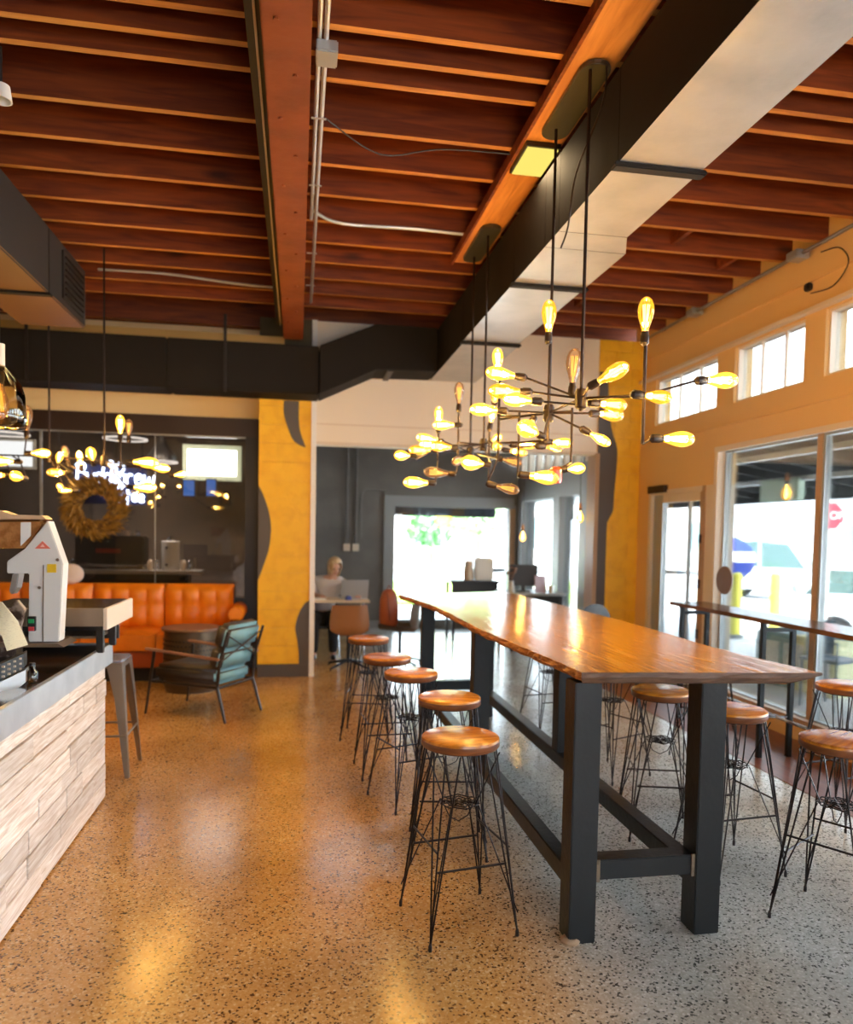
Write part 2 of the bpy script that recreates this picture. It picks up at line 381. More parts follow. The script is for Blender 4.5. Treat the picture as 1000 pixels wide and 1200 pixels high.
wave([tuple(p.xz) for p in smoothpts([(.135,0,.84), (.08,0,.80), (.02,0,.69), (-.015,0,.54), (.01,0,.38), (.025,0,.25), (.025,0,.12)], 5)] + [(.135, .12)], colm)
pil = blocks('pilaster', 3.42, XR, 'yellow painted block pilaster between the back opening and the door')
wave([tuple(p.xz) for p in smoothpts([(3.52,0,3.5), (3.54,0,3.2), (3.56,0,2.98), (3.60,0,2.80), (3.66,0,2.62), (3.66,0,2.4), (3.64,0,2.1), (3.63,0,1.9), (3.575,0,1.78), (3.56,0,1.6), (3.56,0,.13)], 5)] + [(3.42, .13), (3.42, 3.5)], pil)
bx('jamb', (3.39, W0-.03, 0), (3.44, W1+.02, 2.56), M_wframe, pil)

# dark glazed window of the back wall, set back in an alcove
YW = 8.85
w1 = struct('window_1', label='wide dark-framed interior window behind the orange sofa')
bx('window_frame', (-3.9, YW-.04, 2.65), (-.42, YW+.06, 2.86), M_brownf, w1)
bx('window_frame', (-.595, YW-.04, .55), (-.42, YW+.06, 2.65), M_blackf, w1)
bx('window_frame', (-3.9, YW-.04, .55), (-.595, YW+.06, .82), M_blackf, w1)
bx('glass_bead', (-3.9, YW-.045, 2.635), (-.595, YW-.03, 2.65), M_alu, w1)
for (a, b) in ((-3.9, -2.79), (-2.78, -1.585), (-1.58, -.595)):
    bx('pane', (a, YW+.0, .82), (b, YW+.012, 2.635), M_glassd, w1)
bx('mullion', (-2.79, YW-.006, .82), (-2.765, YW+.02, 2.635), M_alu, w1)
bx('mullion', (-1.587, YW-.004, .82), (-1.579, YW+.016, 2.635), M_alu, w1)

# room behind the dark window
rr = struct('wall_storeroom', label='dim plaster walls of the roastery room behind the glass')
bx('plaster_wall', (XL, 10.9, 0), (.1, 11.0, ZJ), M_gwall, rr)
pt_ = bx('wall_partition', (.10, 9.061, 0), (.18, YR, ZJ), M_grey); tag(pt_, 'grey side wall left of the seated woman', kind='structure')
bx('plaster_wall', (-2.75, 10.82, 0), (-2.45, 10.9, ZJ), M_gwall, rr)

# back room walls
wr = struct('wall_rear', label='grey rear wall of the back room around its big window')
bx('lower_wall', (.18, YR, 0), (XR, YR+.2, .12), M_greyl, wr)
bx('left_wall', (.18, YR, .12), (1.5, YR+.2, ZJ), M_grey, wr)
bx('upper_wall', (1.5, YR, 2.1), (XR, YR+.2, ZJ), M_grey, wr)
bx('corner_post', (3.58, YR, .12), (XR, YR+.2, 2.1), M_greyl, wr)
w2 = struct('window_2', label='large bright rear window in a grey wooden frame')
bx('window_frame', (1.42, YR-.04, 2.04), (3.66, YR, 2.22), M_greyl, w2)
bx('window_frame', (1.42, YR-.04, .1), (1.60, YR, 2.04), M_greyl, w2)
bx('window_frame', (3.58, YR-.04, .1), (3.68, YR, 2.04), M_wframe, w2)
bx('window_sill', (1.42, YR-.05, 0.0), (3.66, YR, .14), M_grey, w2)
bx('pane', (1.5, YR+.08, .12), (3.58, YR+.09, 2.1), M_glass, w2)
for x in (.80, .95):
    t = MB().tube([(x, YR-.03, 1.40), (x, YR-.03, 3.2)], .016).build('conduit_pipe', M_grey)
    tag(t, 'grey conduit running down the rear wall, %s one' % ('left' if x < .9 else 'right'), 'conduit')
    b = MB().box((x-.055, YR-.06, 1.28), (x+.055, YR, 1.40)).build('outlet_box', M_lframe, bevel=.008); tag(b, 'white outlet box on grey rear wall, %s one of the pair' % ('left' if x < .9 else 'right'), 'outlet')
pp = MB().tube(smoothpts([(1.03, YR-.03, 1.5), (1.03, YR-.03, 2.1), (1.06, YR-.03, 2.26), (1.15, YR-.03, 2.3), (1.45, YR-.03, 2.3)], 4), .014).build('conduit_pipe', M_grey)
tag(pp, 'thin grey conduit bending right towards the rear window', 'conduit')
bx('baseboard_back', (.18, YR-.02, 0), (1.42, YR, .12), M_greyl)['kind'] = 'structure'
XB = 3.72   # inner face of the back room's window wall
ws = struct('wall_side', label='window wall of the back room, at right angles to the rear wall')
bx('band', (XB, W1, 2.16), (XB+.22, YR, 2.58), M_greyl, ws)
bx('lower_wall', (XB, W1, 0), (XB+.22, YR, .45), M_greyl, ws)
bx('upper_wall', (XB, W1, 3.06), (XB+.22, YR, ZJ), M_grey, ws)
for (a, b) in ((W1, 9.0), (9.25, 9.6), (10.38, 10.65), (12.2, YR)):
    bx('post', (XB, a, .45), (XB+.22, b, 2.16), M_greyl, ws)
for k in range(10):
    a = W1 + k*.42; bx('post', (XB, a, 2.58), (XB+.1, a+.09, 3.06), M_lframe, ws)
w3 = struct('window_3', label='row of panes in the back room side wall')
for (a, b) in ((9.0, 9.25), (9.6, 10.38), (10.65, 12.2)):
    bx('pane', (XB+.09, a, .45), (XB+.1, b, 2.16), M_glass, w3)
bx('pane', (XB+.05, W1, 2.58), (XB+.06, YR, 3.06), M_glass, w3)

# right wall
wrt = struct('wall_right', label='warm tan wall with clerestory strip, shop windows and door')
XO = XR + .18
def R(name, y0, y1, z0, z1, m=M_wallr): return bx(name, (XR, y0, z0), (XO, y1, z1), m, wrt)
R('upper_wall', YF, YB+.2, 3.36, ZJ+.25); 
R('middle_wall', YF, 8.02, 2.44, 2.85)
R('end_wall', 8.02, YB+.2, 0, 3.36)
CL = [(6.70, 7.95), (5.44, 6.41), (4.12, 5.20), (2.9, 3.85), (1.6, 2.6), (.3, 1.3), (-1.2, -.1)]
ys = [8.02] + [v for a, b in CL for v in (b, a)] + [YF]
for i in range(0, len(ys), 2): 
    if ys[i] - ys[i+1] > .01: R('clerestory_post', ys[i+1], ys[i], 2.85, 3.36)
R('door_header', 6.62, 8.02, 2.12, 2.44); R('door_post', 6.62, 6.86, 0, 2.12, M_lframe)
BIG = [(5.297, 6.60), (3.3, 5.237), (1.2, 3.2), (-.9, 1.1)]
R('sill_wall', YF, 6.62, 0, .16); 
R('window_post', YF, -.9, .16, 2.44)
for a, b in ((5.237, 5.297), (3.2, 3.3), (1.1, 1.2)): bx('window_post', (XR+.045, a, .16), (XR+.10, b, 2.44), M_wframe, wrt)
bx('sill_board', (XR-.04, YF, .15), (XR+.02, 6.62, .19), M_wframe, wrt)
bx('head_board', (XR-.025, YF, 2.42), (XR, 6.66, 2.47), M_lframe, wrt)
bx('crown_strip', (XR-.06, YF, 3.37), (XR, 8.26, 3.40), M_lframe, wrt)
bx('lower_strip', (XR-.02, YF, 2.66), (XR, 8.26, 2.68), M_wallr, wrt)
bx('upper_strip', (XR-.02, YF, 3.62), (XR, 8.26, 3.635), M_wallr, wrt)
bx('jamb_board', (XR-.02, 6.60, .16), (XR+.1, 6.66, 2.44), M_lframe, wrt)
n = 3
for (a, b) in CL:
    n += 1; cw = struct('window_%d' % n, label='clerestory window of three panes')
    for k in range(3):
        p0 = a + (b-a)*k/3; p1 = a + (b-a)*(k+1)/3
        bx('pane', (XR+.07, p0+.012, 2.87), (XR+.078, p1-.012, 3.34), M_glass, cw)
        if k: bx('muntin', (XR+.062, p0-.009, 2.85), (XR+.086, p0+.009, 3.36), M_lframe, cw)
    bx('window_frame', (XR+.03, a, 2.85), (XR+.11, b, 2.872), M_lframe, cw); bx('window_frame', (XR+.03, a, 3.338), (XR+.11, b, 3.36), M_lframe, cw)
    bx('window_frame', (XR+.03, a, 2.872), (XR+.11, a+.02, 3.338), M_lframe, cw); bx('window_frame', (XR+.03, b-.02, 2.872), (XR+.11, b, 3.338), M_lframe, cw)
for (a, b) in BIG:
    n += 1; bw = struct('window_%d' % n, label='tall shop window looking onto the street')
    bx('pane', (XR+.07, a+.008, .19), (XR+.08, b-.02, 2.41), M_glass, bw)
    for (q0, q1, z0, z1) in ((a, b, .16, .19), (a, b, 2.41, 2.44), (a, a+.008, .19, 2.41), (b-.02, b, .19, 2.41)):
        bx('window_frame', (XR+.055, q0, z0), (XR+.11, q1, z1), M_alu, bw)
d1 = struct('door_1', label='glazed shop door in a pale frame')
bx('door_frame', (XR-.01, 7.96, 0), (XR+.12, 8.02, 2.12), M_lframe, d1); bx('door_frame', (XR-.01, 6.86, 2.07), (XR+.12, 7.96, 2.12), M_lframe, d1)
bx('door_frame', (XR-.01, 6.82, 0), (XR+.12, 6.88, 2.12), M_wframe, d1)
bx('stile', (XR+.03, 7.76, 0), (XR+.09, 7.96, 2.07), M_alu, d1); bx('stile', (XR+.03, 6.88, 0), (XR+.09, 6.98, 2.07), M_wframe, d1)
bx('rail', (XR+.03, 6.98, 1.98), (XR+.09, 7.76, 2.07), M_lframe, d1); bx('rail', (XR+.03, 6.98, 0), (XR+.09, 7.76, .18), M_alu, d1)
bx('stile', (XR+.04, 7.20, .18), (XR+.07, 7.225, 1.98), M_greyl, d1)
bx('pane', (XR+.055, 6.98, .18), (XR+.062, 7.76, 1.98), M_glass, d1)
bx('door_closer', (XR-.05, 7.6, 2.09), (XR+.02, 7.98, 2.17), M_brownf, d1)
for z in (1.55, 1.1, .6): bx('hinge', (XR-.02, 6.86, z), (XR, 6.90, z+.09), M_brownf, d1)
wl = bx('wall_left', (XL-.2, YF, 0), (XL, YR, ZJ+.2), M_gwall); tag(wl, 'left wall behind the service side', kind='structure')
wf = struct('wall_front', label='unseen street front behind the viewer, open on the right for sky fill')  # added opening lets sky fill in; left part closed against its reflection
bx('lower_wall', (XL, YF-.2, 0), (XR+.18, YF, .9), M_cream, wf); bx('upper_wall', (XL, YF-.2, 2.3), (XR+.18, YF, ZJ+.2), M_cream, wf)
bx('end_wall', (XL, YF-.2, .9), (-.2, YF, 2.3), M_cream, wf)
for x in (-.2, 2.0, XR-.1): bx('post', (x, YF-.2, .9), (x+.25, YF, 2.3), M_cream, wf)  # posts in the added opening

# ================================================================== CEILING FITTINGS
def duct(parent, x0, x1, y0, y1, z0, z1, name='duct_section'):
    o = MB().box((x0, y0, z0), (x1, y1, z1)).build(name, [M_duct_d, M_duct_l], parent, bevel=.008)
    return o
ad = thing('air_duct', 'long dark-sided air duct with pale grey underside running over the long table', 'duct')
def shell(x0, x1, y0, y1, z0, z1, xb=None, x1b=None):
    xb = x0 if xb is None else xb; x1b = x1 if x1b is None else x1b
    b = MB()
    v = [(x0,y0,z0),(x1,y0,z0),(x1b,y1,z0),(xb,y1,z0),(x0,y0,z1),(x1,y0,z1),(x1b,y1,z1),(xb,y1,z1)]
    b._add(v, [(4,5,6,7),(0,1,5,4),(2,3,7,6),(3,0,4,7)]); b.m(1)._add(v, [(0,3,2,1),(1,2,6,5)])  # dark left, pale underside: partly the unlit and lit sides put into colour
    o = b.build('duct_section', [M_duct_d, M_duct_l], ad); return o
shell(1.43, 1.84, -1.0, 1.9, 3.31, 3.74); shell(1.43, 1.84, 1.905, 3.325, 3.31, 3.74); shell(1.43, 1.84, 3.33, 4.12, 3.31, 3.74)
shell(1.43, 1.84, 4.125, 4.36, 3.31, 3.74, x1b=1.94); shell(1.43, 1.94, 4.365, 5.02, 3.31, 3.74); shell(1.43, 1.94, 5.025, 6.6, 3.31, 3.74); shell(1.43, 1.94, 6.605, 8.27, 3.29, 3.74)
for y in (1.9, 3.33, 5.02, 6.6):
    xr = 1.84 if y < 4 else 1.94
    bx('duct_strap', (1.405, y-.03, 3.285), (xr+.02, y+.03, 3.309), M_duct_d, ad, bevel=.006)
hd = thing('air_duct', 'black horizontal duct along the back wall, stepping up beside the yellow pilaster', 'duct')
bx('duct_section', (-4.4, 7.85, 3.0), (-1.3, 8.28, 3.49), M_duct_d, hd, bevel=.01)
bx('duct_section', (-1.295, 7.85, 3.0), (.20, 8.28, 3.49), M_duct_d, hd, bevel=.01)
MB().prism([(.205, 3.0), (.78, 3.275), (1.42, 3.29), (1.42, 3.74), (.78, 3.74), (.205, 3.49)], 7.80, 8.28, 'y').build('duct_section', M_duct_d, hd, bevel=.008)
bx('duct_strap', (.9, 7.78, 3.26), (.96, 8.28, 3.275), M_blackf, hd)
for x in (-2.6, -.75): bx('hanger', (x, 7.835, 2.98), (x+.03, 7.848, 3.75), M_blackf, hd)
ld = thing('air_duct', 'dark branch duct above the service counter with a side grille at its end', 'duct')
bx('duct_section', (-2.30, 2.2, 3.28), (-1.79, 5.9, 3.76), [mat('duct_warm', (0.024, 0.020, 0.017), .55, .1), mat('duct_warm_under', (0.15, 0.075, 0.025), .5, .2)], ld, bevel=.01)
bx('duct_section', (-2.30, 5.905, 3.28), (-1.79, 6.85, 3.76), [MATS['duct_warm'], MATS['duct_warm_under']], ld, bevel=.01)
bx('duct_strap', (-2.32, 5.87, 3.262), (-1.775, 5.93, 3.279), M_duct_d, ld)
gr = bx('grille', (-1.789, 6.2, 3.34), (-1.775, 6.74, 3.70), M_blackf, ld)
for k in range(7): bx('slat', (-1.774, 6.23, 3.37+k*.047), (-1.764, 6.71, 3.38+k*.047), M_duct_d, gr)
plk = thing('lamp_board', 'long orange pine board under the joists carrying the lamp plates', 'board')
bx('board', (1.235, 1.0, 3.825), (1.47, 6.15, 3.866), M_plank, plk, bevel=.004); bx('lip', (1.215, 1.0, 3.80), (1.233, 6.15, 3.866), M_joist, plk)
lp = thing('ceiling_lamp', 'square yellow glowing panel lamp under the pine board', 'lamp')
bx('housing', (1.25, 4.19, 3.796), (1.455, 4.53, 3.824), M_blackf, lp); bx('diffuser', (1.262, 4.202, 3.788), (1.443, 4.518, 3.7955), emis('lamp_yellow', (1.0, .78, .16), .8), lp)
la = bpy.data.lights.new('lamp_light', 'AREA'); la.shape = 'RECTANGLE'; la.size = .17; la.size_y = .3; la.energy = 5; la.color = (1, .72, .4)
lo = bpy.data.objects.new('lamp_light', la); C.objects.link(lo); lo.location = (1.35, 4.36, 3.78); lo.parent = lp
# steel conduits beside the beam
cp = thing('conduit_run', 'pair of pale conduits with a junction box beside the beam', 'conduit')
MB().tube(smoothpts([(.075, YF+.1, 3.845), (.075, 4.9, 3.845), (.075, 5.35, 3.845), (.10, 5.46, 3.845), (.30, 5.62, 3.845), (.8, 5.60, 3.845), (1.2, 5.62, 3.845)], 4), .0125).build('conduit', M_silver, cp, smooth=True)
MB().tube([(.105, YF+.1, 3.84), (.105, 7.55, 3.84)], .0125).build('conduit', M_silver, cp, smooth=True)
bx('junction_box', (.06, 3.55, 3.78), (.16, 3.68, 3.835), M_alu, cp, bevel=.006)
for y in (4.2, 5.0, 6.2, 7.0): bx('strap', (.05, y, 3.825), (.13, y+.02, 3.828), M_silver, cp)
wire = lambda nm, pts, r, m, lab, cat='cable': tag(MB().tube(smoothpts(pts, 5), r, 6).build(nm, m, smooth=True), lab, cat)
wire('loose_cable', [(.12, 4.2, 3.83), (.45, 4.45, 3.79), (.8, 4.42, 3.84), (1.2, 4.35, 3.82)], .004, M_black, 'thin black cable draped under the middle joists')
wire('loose_cable', [(1.40, 3.42, 3.80), (1.415, 3.5, 3.66), (1.385, 3.75, 3.45), (1.405, 3.9, 3.25), (1.385, 3.95, 3.15)], .005, M_bronze, 'twisted cord curling past the duct to the hanging rod')
wire('conduit_pipe', [(-1.75, 7.1, 3.859), (-1.2, 7.08, 3.859), (-.6, 7.15, 3.84), (-.25, 7.2, 3.845)], .011, M_silver, 'pale conduit crossing the joists above the sofa corner', 'conduit')
sp_ = thing('spot_lamp', 'small white spot lamp cut by the left picture edge', 'lamp', tuple(atz(1, 118, 3.62)))
MB().lathe([(0, .07), (.04, .07), (.05, 0), (.044, 0), (.036, .06), (0, .06)], (0, 0, 0), 16).build('shade', M_whiteplastic, sp_, smooth=True); MB().tube([(0, 0, .07), (0, 0, .25)], .008).build('stem', M_black, sp_)
cr_ = thing('conduit_run', 'dark conduit with boxes along the top of the window wall', 'conduit')
MB().tube([(3.84, YF+.2, 3.825), (3.84, 8.1, 3.825)], .016).build('conduit', M_gun, cr_, smooth=True)
for y in (5.35, 6.9): bx('junction_box', (3.78, y, 3.79), (3.90, y+.13, 3.855), M_alu, cr_, bevel=.008)
bb = tag(MB().box((XR-.05, 5.36, 3.55), (XR, 5.42, 3.61)).build('cable_box', M_black, bevel=.01), 'small black box on the wall above the clerestory with thin loose wires', 'box')
wire('loose_cable', [(XR-.03, 5.25, 3.80), (XR-.03, 5.05, 3.76), (XR-.03, 4.95, 3.62), (XR-.03, 5.1, 3.50), (XR-.03, 5.35, 3.52)], .005, M_black, 'black wire looping on the wall above the right clerestory')

# ================================================================== BULBS AND CHANDELIERS
def bulb_env(kind='amber'):
    nm = 'bulb_' + kind
    if nm in MATS: return MATS[nm]
    m = bpy.data.materials.new(nm); m.use_nodes = True; nt = m.node_tree
    nt.nodes.remove(nt.nodes['Principled BSDF']); out = nt.nodes['Material Output']
    tr = nt.nodes.new('ShaderNodeBsdfTransparent'); gl = nt.nodes.new('ShaderNodeBsdfGlossy'); gl.inputs['Roughness'].default_value = .03
    em = nt.nodes.new('ShaderNodeEmission'); ad_ = nt.nodes.new('ShaderNodeAddShader'); lw = nt.nodes.new('ShaderNodeLayerWeight'); lw.inputs[0].default_value = .35
    tint, ec, es = {'amber': ((1, .74, .30), (1, .46, .04), .34), 'hot': ((1, .80, .36), (1, .54, .06), .66), 'dim': ((1, .88, .74), (1, .45, .18), .06)}[kind]
    tr.inputs[0].default_value = (*tint, 1); em.inputs[0].default_value = (*ec, 1); em.inputs[1].default_value = es
    mx = nt.nodes.new('ShaderNodeMixShader'); nt.links.new(lw.outputs['Fresnel'], mx.inputs[0])
    nt.links.new(tr.outputs[0], mx.inputs[1]); nt.links.new(gl.outputs[0], mx.inputs[2])
    nt.links.new(mx.outputs[0], ad_.inputs[0]); nt.links.new(em.outputs[0], ad_.inputs[1]); nt.links.new(ad_.outputs[0], out.inputs[0])
    MATS[nm] = m; return m
BP = [(0, 0), (.013, 0), (.014, .012), (.019, .03), (.028, .058), (.032, .082), (.030, .105), (.022, .126), (.010, .137), (0, .139)]
GP = [(0, 0), (.013, 0), (.016, .015), (.030, .035), (.041, .062), (.044, .085), (.038, .11), (.022, .13), (0, .139)]
_b = MB().lathe(BP, n=16).build('bulb', bulb_env('amber'), smooth='all'); ME_A = _b.data; bpy.data.objects.remove(_b)
def _mesh(prof, k):
    o = MB().lathe(prof, n=16).build('bulb', bulb_env(k), smooth='all'); me = o.data; bpy.data.objects.remove(o); return me
ME_B = {'amber': ME_A, 'hot': _mesh(BP, 'hot'), 'dim': _mesh(BP, 'dim'), 'globe': _mesh(GP, 'hot')}
def _fil(m):
    b = MB(); pts = []
    for k in range(8):
        a = 2*PI*k/8; r0, r1 = .006, .013
        lo_, hi_ = (.03, .105)
        seq = [(r0, lo_), (r1, hi_)] if k % 2 == 0 else [(r1, hi_), (r0, lo_)]
        pts += [(r*math.cos(a), r*math.sin(a), z) for r, z in seq]
    b.tube(pts, .0022, 5); b.tube([(0, 0, 0), (0, 0, .04)], .003, 5)
    o = b.build('filament', m); me = o.data; bpy.data.objects.remove(o); return me
FIL = {'amber': _fil(emis('filament_hot', (1, .72, .2), 10)), 'dim': _fil(emis('filament_dim', (1, .42, .08), 1.6))}
FIL['hot'] = _fil(emis('filament_white', (1, .80, .35), 20)); FIL['globe'] = FIL['hot']
_s = MB().lathe([(0, -.052), (.011, -.052), (.015, -.045), (.020, -.040), (.020, -.004), (.017, 0), (.017, .012), (0, .012)], n=14).build('socket', M_sock, smooth=True)
SOCK = _s.data; bpy.data.objects.remove(_s)
def orient(o, p, d):
    o.matrix_local = Matrix.Translation(p) @ d.to_track_quat('Z', 'Y').to_matrix().to_4x4()
def add_bulb(parent, base, d, kind='amber', scale=1.0, watt=0.0, sock=True):
    """base: where the glass meets the socket; a socket holding a bulb, the bulb holding its filament"""
    d = Vector(d).normalized(); base = Vector(base)
    s = bpy.data.objects.new('socket', SOCK); C.objects.link(s); s.parent = parent; orient(s, base, d)
    g = bpy.data.objects.new('bulb', ME_B[kind]); C.objects.link(g); g.parent = s; g.location = (0, 0, .008); g.scale = (scale*1.16,)*3
    f_ = bpy.data.objects.new('filament', FIL[kind]); C.objects.link(f_); f_.parent = s; f_.location = (0, 0, .010); f_.scale = (scale*1.16,)*3
    if watt:
        l = bpy.data.lights.new('bulb_light', 'POINT'); l.energy = watt; l.color = (1, .66, .32); l.shadow_soft_size = .02
        lo2 = bpy.data.objects.new('bulb_light', l); C.objects.link(lo2); lo2.parent = s; lo2.location = (0, 0, .075)
    return s
WATT = 7.0; BS = 1.16
def chandelier(name, label, canopy, rods, hubs, pipes, bulbs):
    """rods: (xyz top, z bottom); hubs: xyz; pipes: (p0, p1, r); bulbs: (base uv y, tip uv, kind, arm from)"""
    t = thing(name, label, 'chandelier')
    if canopy:
        x, y0, y1, z = canopy; r = .075; pts = []
        for k in range(9): a = PI + PI*k/8; pts.append((x + r*math.cos(a), y0 + r + r*math.sin(a)))
        for k in range(9): a = PI*k/8; pts.append((x + r*math.cos(a), y1 - r + r*math.sin(a)))
        MB().prism(pts, z-.025, z, 'z').build('canopy', mat('canopy_metal', (.10, .095, .075), .35, .7), t, bevel=.004)
    for (p, zb) in rods: MB().tube([p, (p[0], p[1], zb)], .0085, 8).build('rod', M_bronze, t, smooth=True)
    for h in hubs: MB().lathe([(0, .045), (.022, .045), (.03, .03), (.03, -.04), (.02, -.05), (0, -.05)], h, 16).build('hub', M_sock, t, smooth=True)
    for (a, b, r) in pipes: MB().tube([a, b], r, 7).build('arm', M_bronze, t, smooth=True)
    for (uv, y, d, kind, sc, lit, frm) in bulbs:
        p = aty(uv[0], uv[1], y); d = Vector(d).normalized()
        if frm is not None:
            q = Vector(frm); MB().tube([q, p - d*.045], .006, 6).build('arm', M_bronze, t, smooth=True)
        add_bulb(t, p, d, kind, sc, WATT if lit else 0)
    return t
ZCN = 3.82
r1 = atz(692, 82, ZCN-.025); r2 = atz(652, 152, ZCN-.025)
h1 = Vector((r1.x, r1.y, aty(680, 467, r1.y).z)); h2 = Vector((r2.x, r2.y, aty(645, 484, r2.y).z))
A = lambda u, v, y: aty(u, v, y)
y1, y2 = r1.y, r2.y
v1t, v1b = A(757, 400, 3.25), A(747, 520, 3.25); v1b.x = v1t.x
a1 = A(750, 463, 3.25); a1.x = v1t.x
e1 = Vector((v1t.x, 3.25, v1b.z))
p2t, p2b = A(645, 405, 3.95), A(643, 515, 3.95); p2b.x = p2t.x
c3t, c3b = A(586, 440, 4.3), A(585, 538, 4.3); c3b.x = c3t.x
c4t, c4b = A(609, 482, 4.15), A(606, 560, 4.15); c4b.x = c4t.x
c5t, c5b = A(671, 478, 3.9), A(667, 542, 3.9); c5b.x = c5t.x
pipes = [(v1t, e1, .0085), (h1, a1, .0075), (p2t, p2b, .0085), (c3t, c3b, .008), (c4t, c4b, .007), (c5t, c5b, .007),
         (h2, Vector((c3t.x, c3t.y, h2.z)), .0075), (h1, Vector((h1.x, h1.y, h1.z-.06)), .01), (h1, h2, .006), (p2b, Vector((c4t.x, c4t.y, p2b.z)), .006), (Vector((c4t.x, c4t.y, h2.z)), Vector((c3t.x, c3t.y, h2.z+.02)), .006),
         (Vector((c5t.x, c5t.y, h2.z)), h2, .006), (Vector((c3b.x, c3b.y, c3b.z)), A(560, 532, 4.9), .006), (h2, Vector((p2t.x, p2t.y, h2.z)), .006)]
bulbs = [((756, 392), 3.25, (.02, 0, 1), 'amber', 1.0, 1, None), ((643, 392), 3.95, (0, 0, 1), 'amber', 1.1, 1, None), ((671, 452), 3.6, (.05, 0, 1), 'dim', 1.1, 0, tuple(h1)),
    ((826, 446), 3.25, (1, .1, .08), 'hot', 1.05, 1, a1), ((752, 463), 3.15, (1, 0, -.05), 'amber', .85, 1, a1), ((774, 514), 3.25, (1, 0, .02), 'hot', 1.0, 1, e1),
    ((700, 448), 3.3, (.55, -.8, .35), 'amber', 1.0, 1, tuple(h1)), ((700, 473), 3.5, (1, .1, 0), 'amber', .95, 1, tuple(h1)), ((700, 485), 3.9, (1, .2, .02), 'amber', 1.0, 1, tuple(h2)),
    ((612, 459), 3.6, (-1, .1, 0), 'amber', 1.0, 1, tuple(h1)), ((625, 470), 3.5, (-1, -.1, 0), 'hot', .9, 1, tuple(h1 + Vector((0, 0, -.03)))), ((585, 481), 3.95, (-1, 0, 0), 'hot', .95, 1, tuple(h2)),
    ((606, 441), 3.7, (-1, .1, .12), 'hot', .95, 1, tuple(h1)), ((584, 437), 4.3, (0, .2, 1), 'hot', .9, 1, None), ((690, 507), 3.75, (.6, -.2, -.35), 'hot', .75, 1, tuple(h2)),
    ((631, 509), 3.7, (-.8, -.5, .2), 'globe', .9, 1, tuple(h2)), ((624, 494), 3.8, (-.4, -.7, -.5), 'hot', .7, 1, None), ((645, 518), 4.2, (1, 0, -.02), 'hot', .8, 1, (c3t.x, c3t.y, A(585, 519, 4.3).z)),
    ((637, 523), 4.2, (1, .2, 0), 'dim', .8, 0, (c4t.x, c4t.y, A(608, 524, 4.15).z)), ((663, 550), 3.9, (1, -.3, .1), 'globe', .62, 1, tuple(c5b)), ((618, 557), 3.9, (1, -.1, -.08), 'hot', 1.05, 1, tuple(c4b)),
    ((580, 569), 4.2, (.9, -.3, -.2), 'dim', .85, 0, (c3b.x, c3b.y, c3b.z)), ((606, 521), 4.5, (1, 0, 0), 'hot', .7, 1, (c3t.x, c3t.y, A(585, 521, 4.3).z)),
    ((580, 470), 4.5, (-.2, -1, .1), 'amber', .8, 1, (c3t.x, c3t.y, h2.z)), ((580, 523), 4.4, (-.1, -1, -.1), 'amber', .8, 1, (c3t.x, c3t.y, c3t.z-.35)),]
ch1 = chandelier('chandelier', 'nearer branching pipe chandelier of amber filament bulbs, over the near half of the long table', (1.37, 3.42, 4.12, ZCN+.004), [(tuple(r1), h1.z), (tuple(r2), h2.z)], [h1, h2], pipes, bulbs)
tb = MB().lathe([(0, 0), (.03, 0), (.034, .02), (.034, .07), (.02, .085), (0, .085)], tuple(A(651, 566, 3.9)), 14).build('red_shade', mat('red_glass', (.75, .04, .02), .2, emit=(1, .05, .02), es=.25), ch1, smooth=True, label='small red glass shade')
# far chandelier
q1 = atz(573, 280, ZCN-.025); q2 = atz(556, 300, ZCN-.025); q1.y, q2.y = 5.48, 5.92; q1.x = q2.x = 1.36
g1 = Vector((q1.x, q1.y, A(563, 521, q1.y).z)); g2 = Vector((q2.x, q2.y, A(549, 530, q2.y).z))
f1t, f1b = A(538, 482, 5.4), A(537, 545, 5.4); f1b.x = f1t.x
f2t, f2b = A(574, 502, 5.3), A(572, 565, 5.3); f2b.x = f2t.x
f3t, f3b = A(514, 505, 5.7), A(513, 540, 5.7); f3b.x = f3t.x
pipes2 = [(f1t, f1b, .008), (f2t, f2b, .0075), (f3t, f3b, .007), (g1, Vector((f1t.x, f1t.y, g1.z)), .007), (g2, Vector((f3t.x, f3t.y, g2.z)), .007), (g1, Vector((f2t.x, f2t.y, g1.z)), .007), (f1b, f2b + Vector((0, 0, .13)), .006),
          (g1, g2, .006), (Vector((f3t.x, f3t.y, g2.z)), A(488, 538, 5.9), .006)]
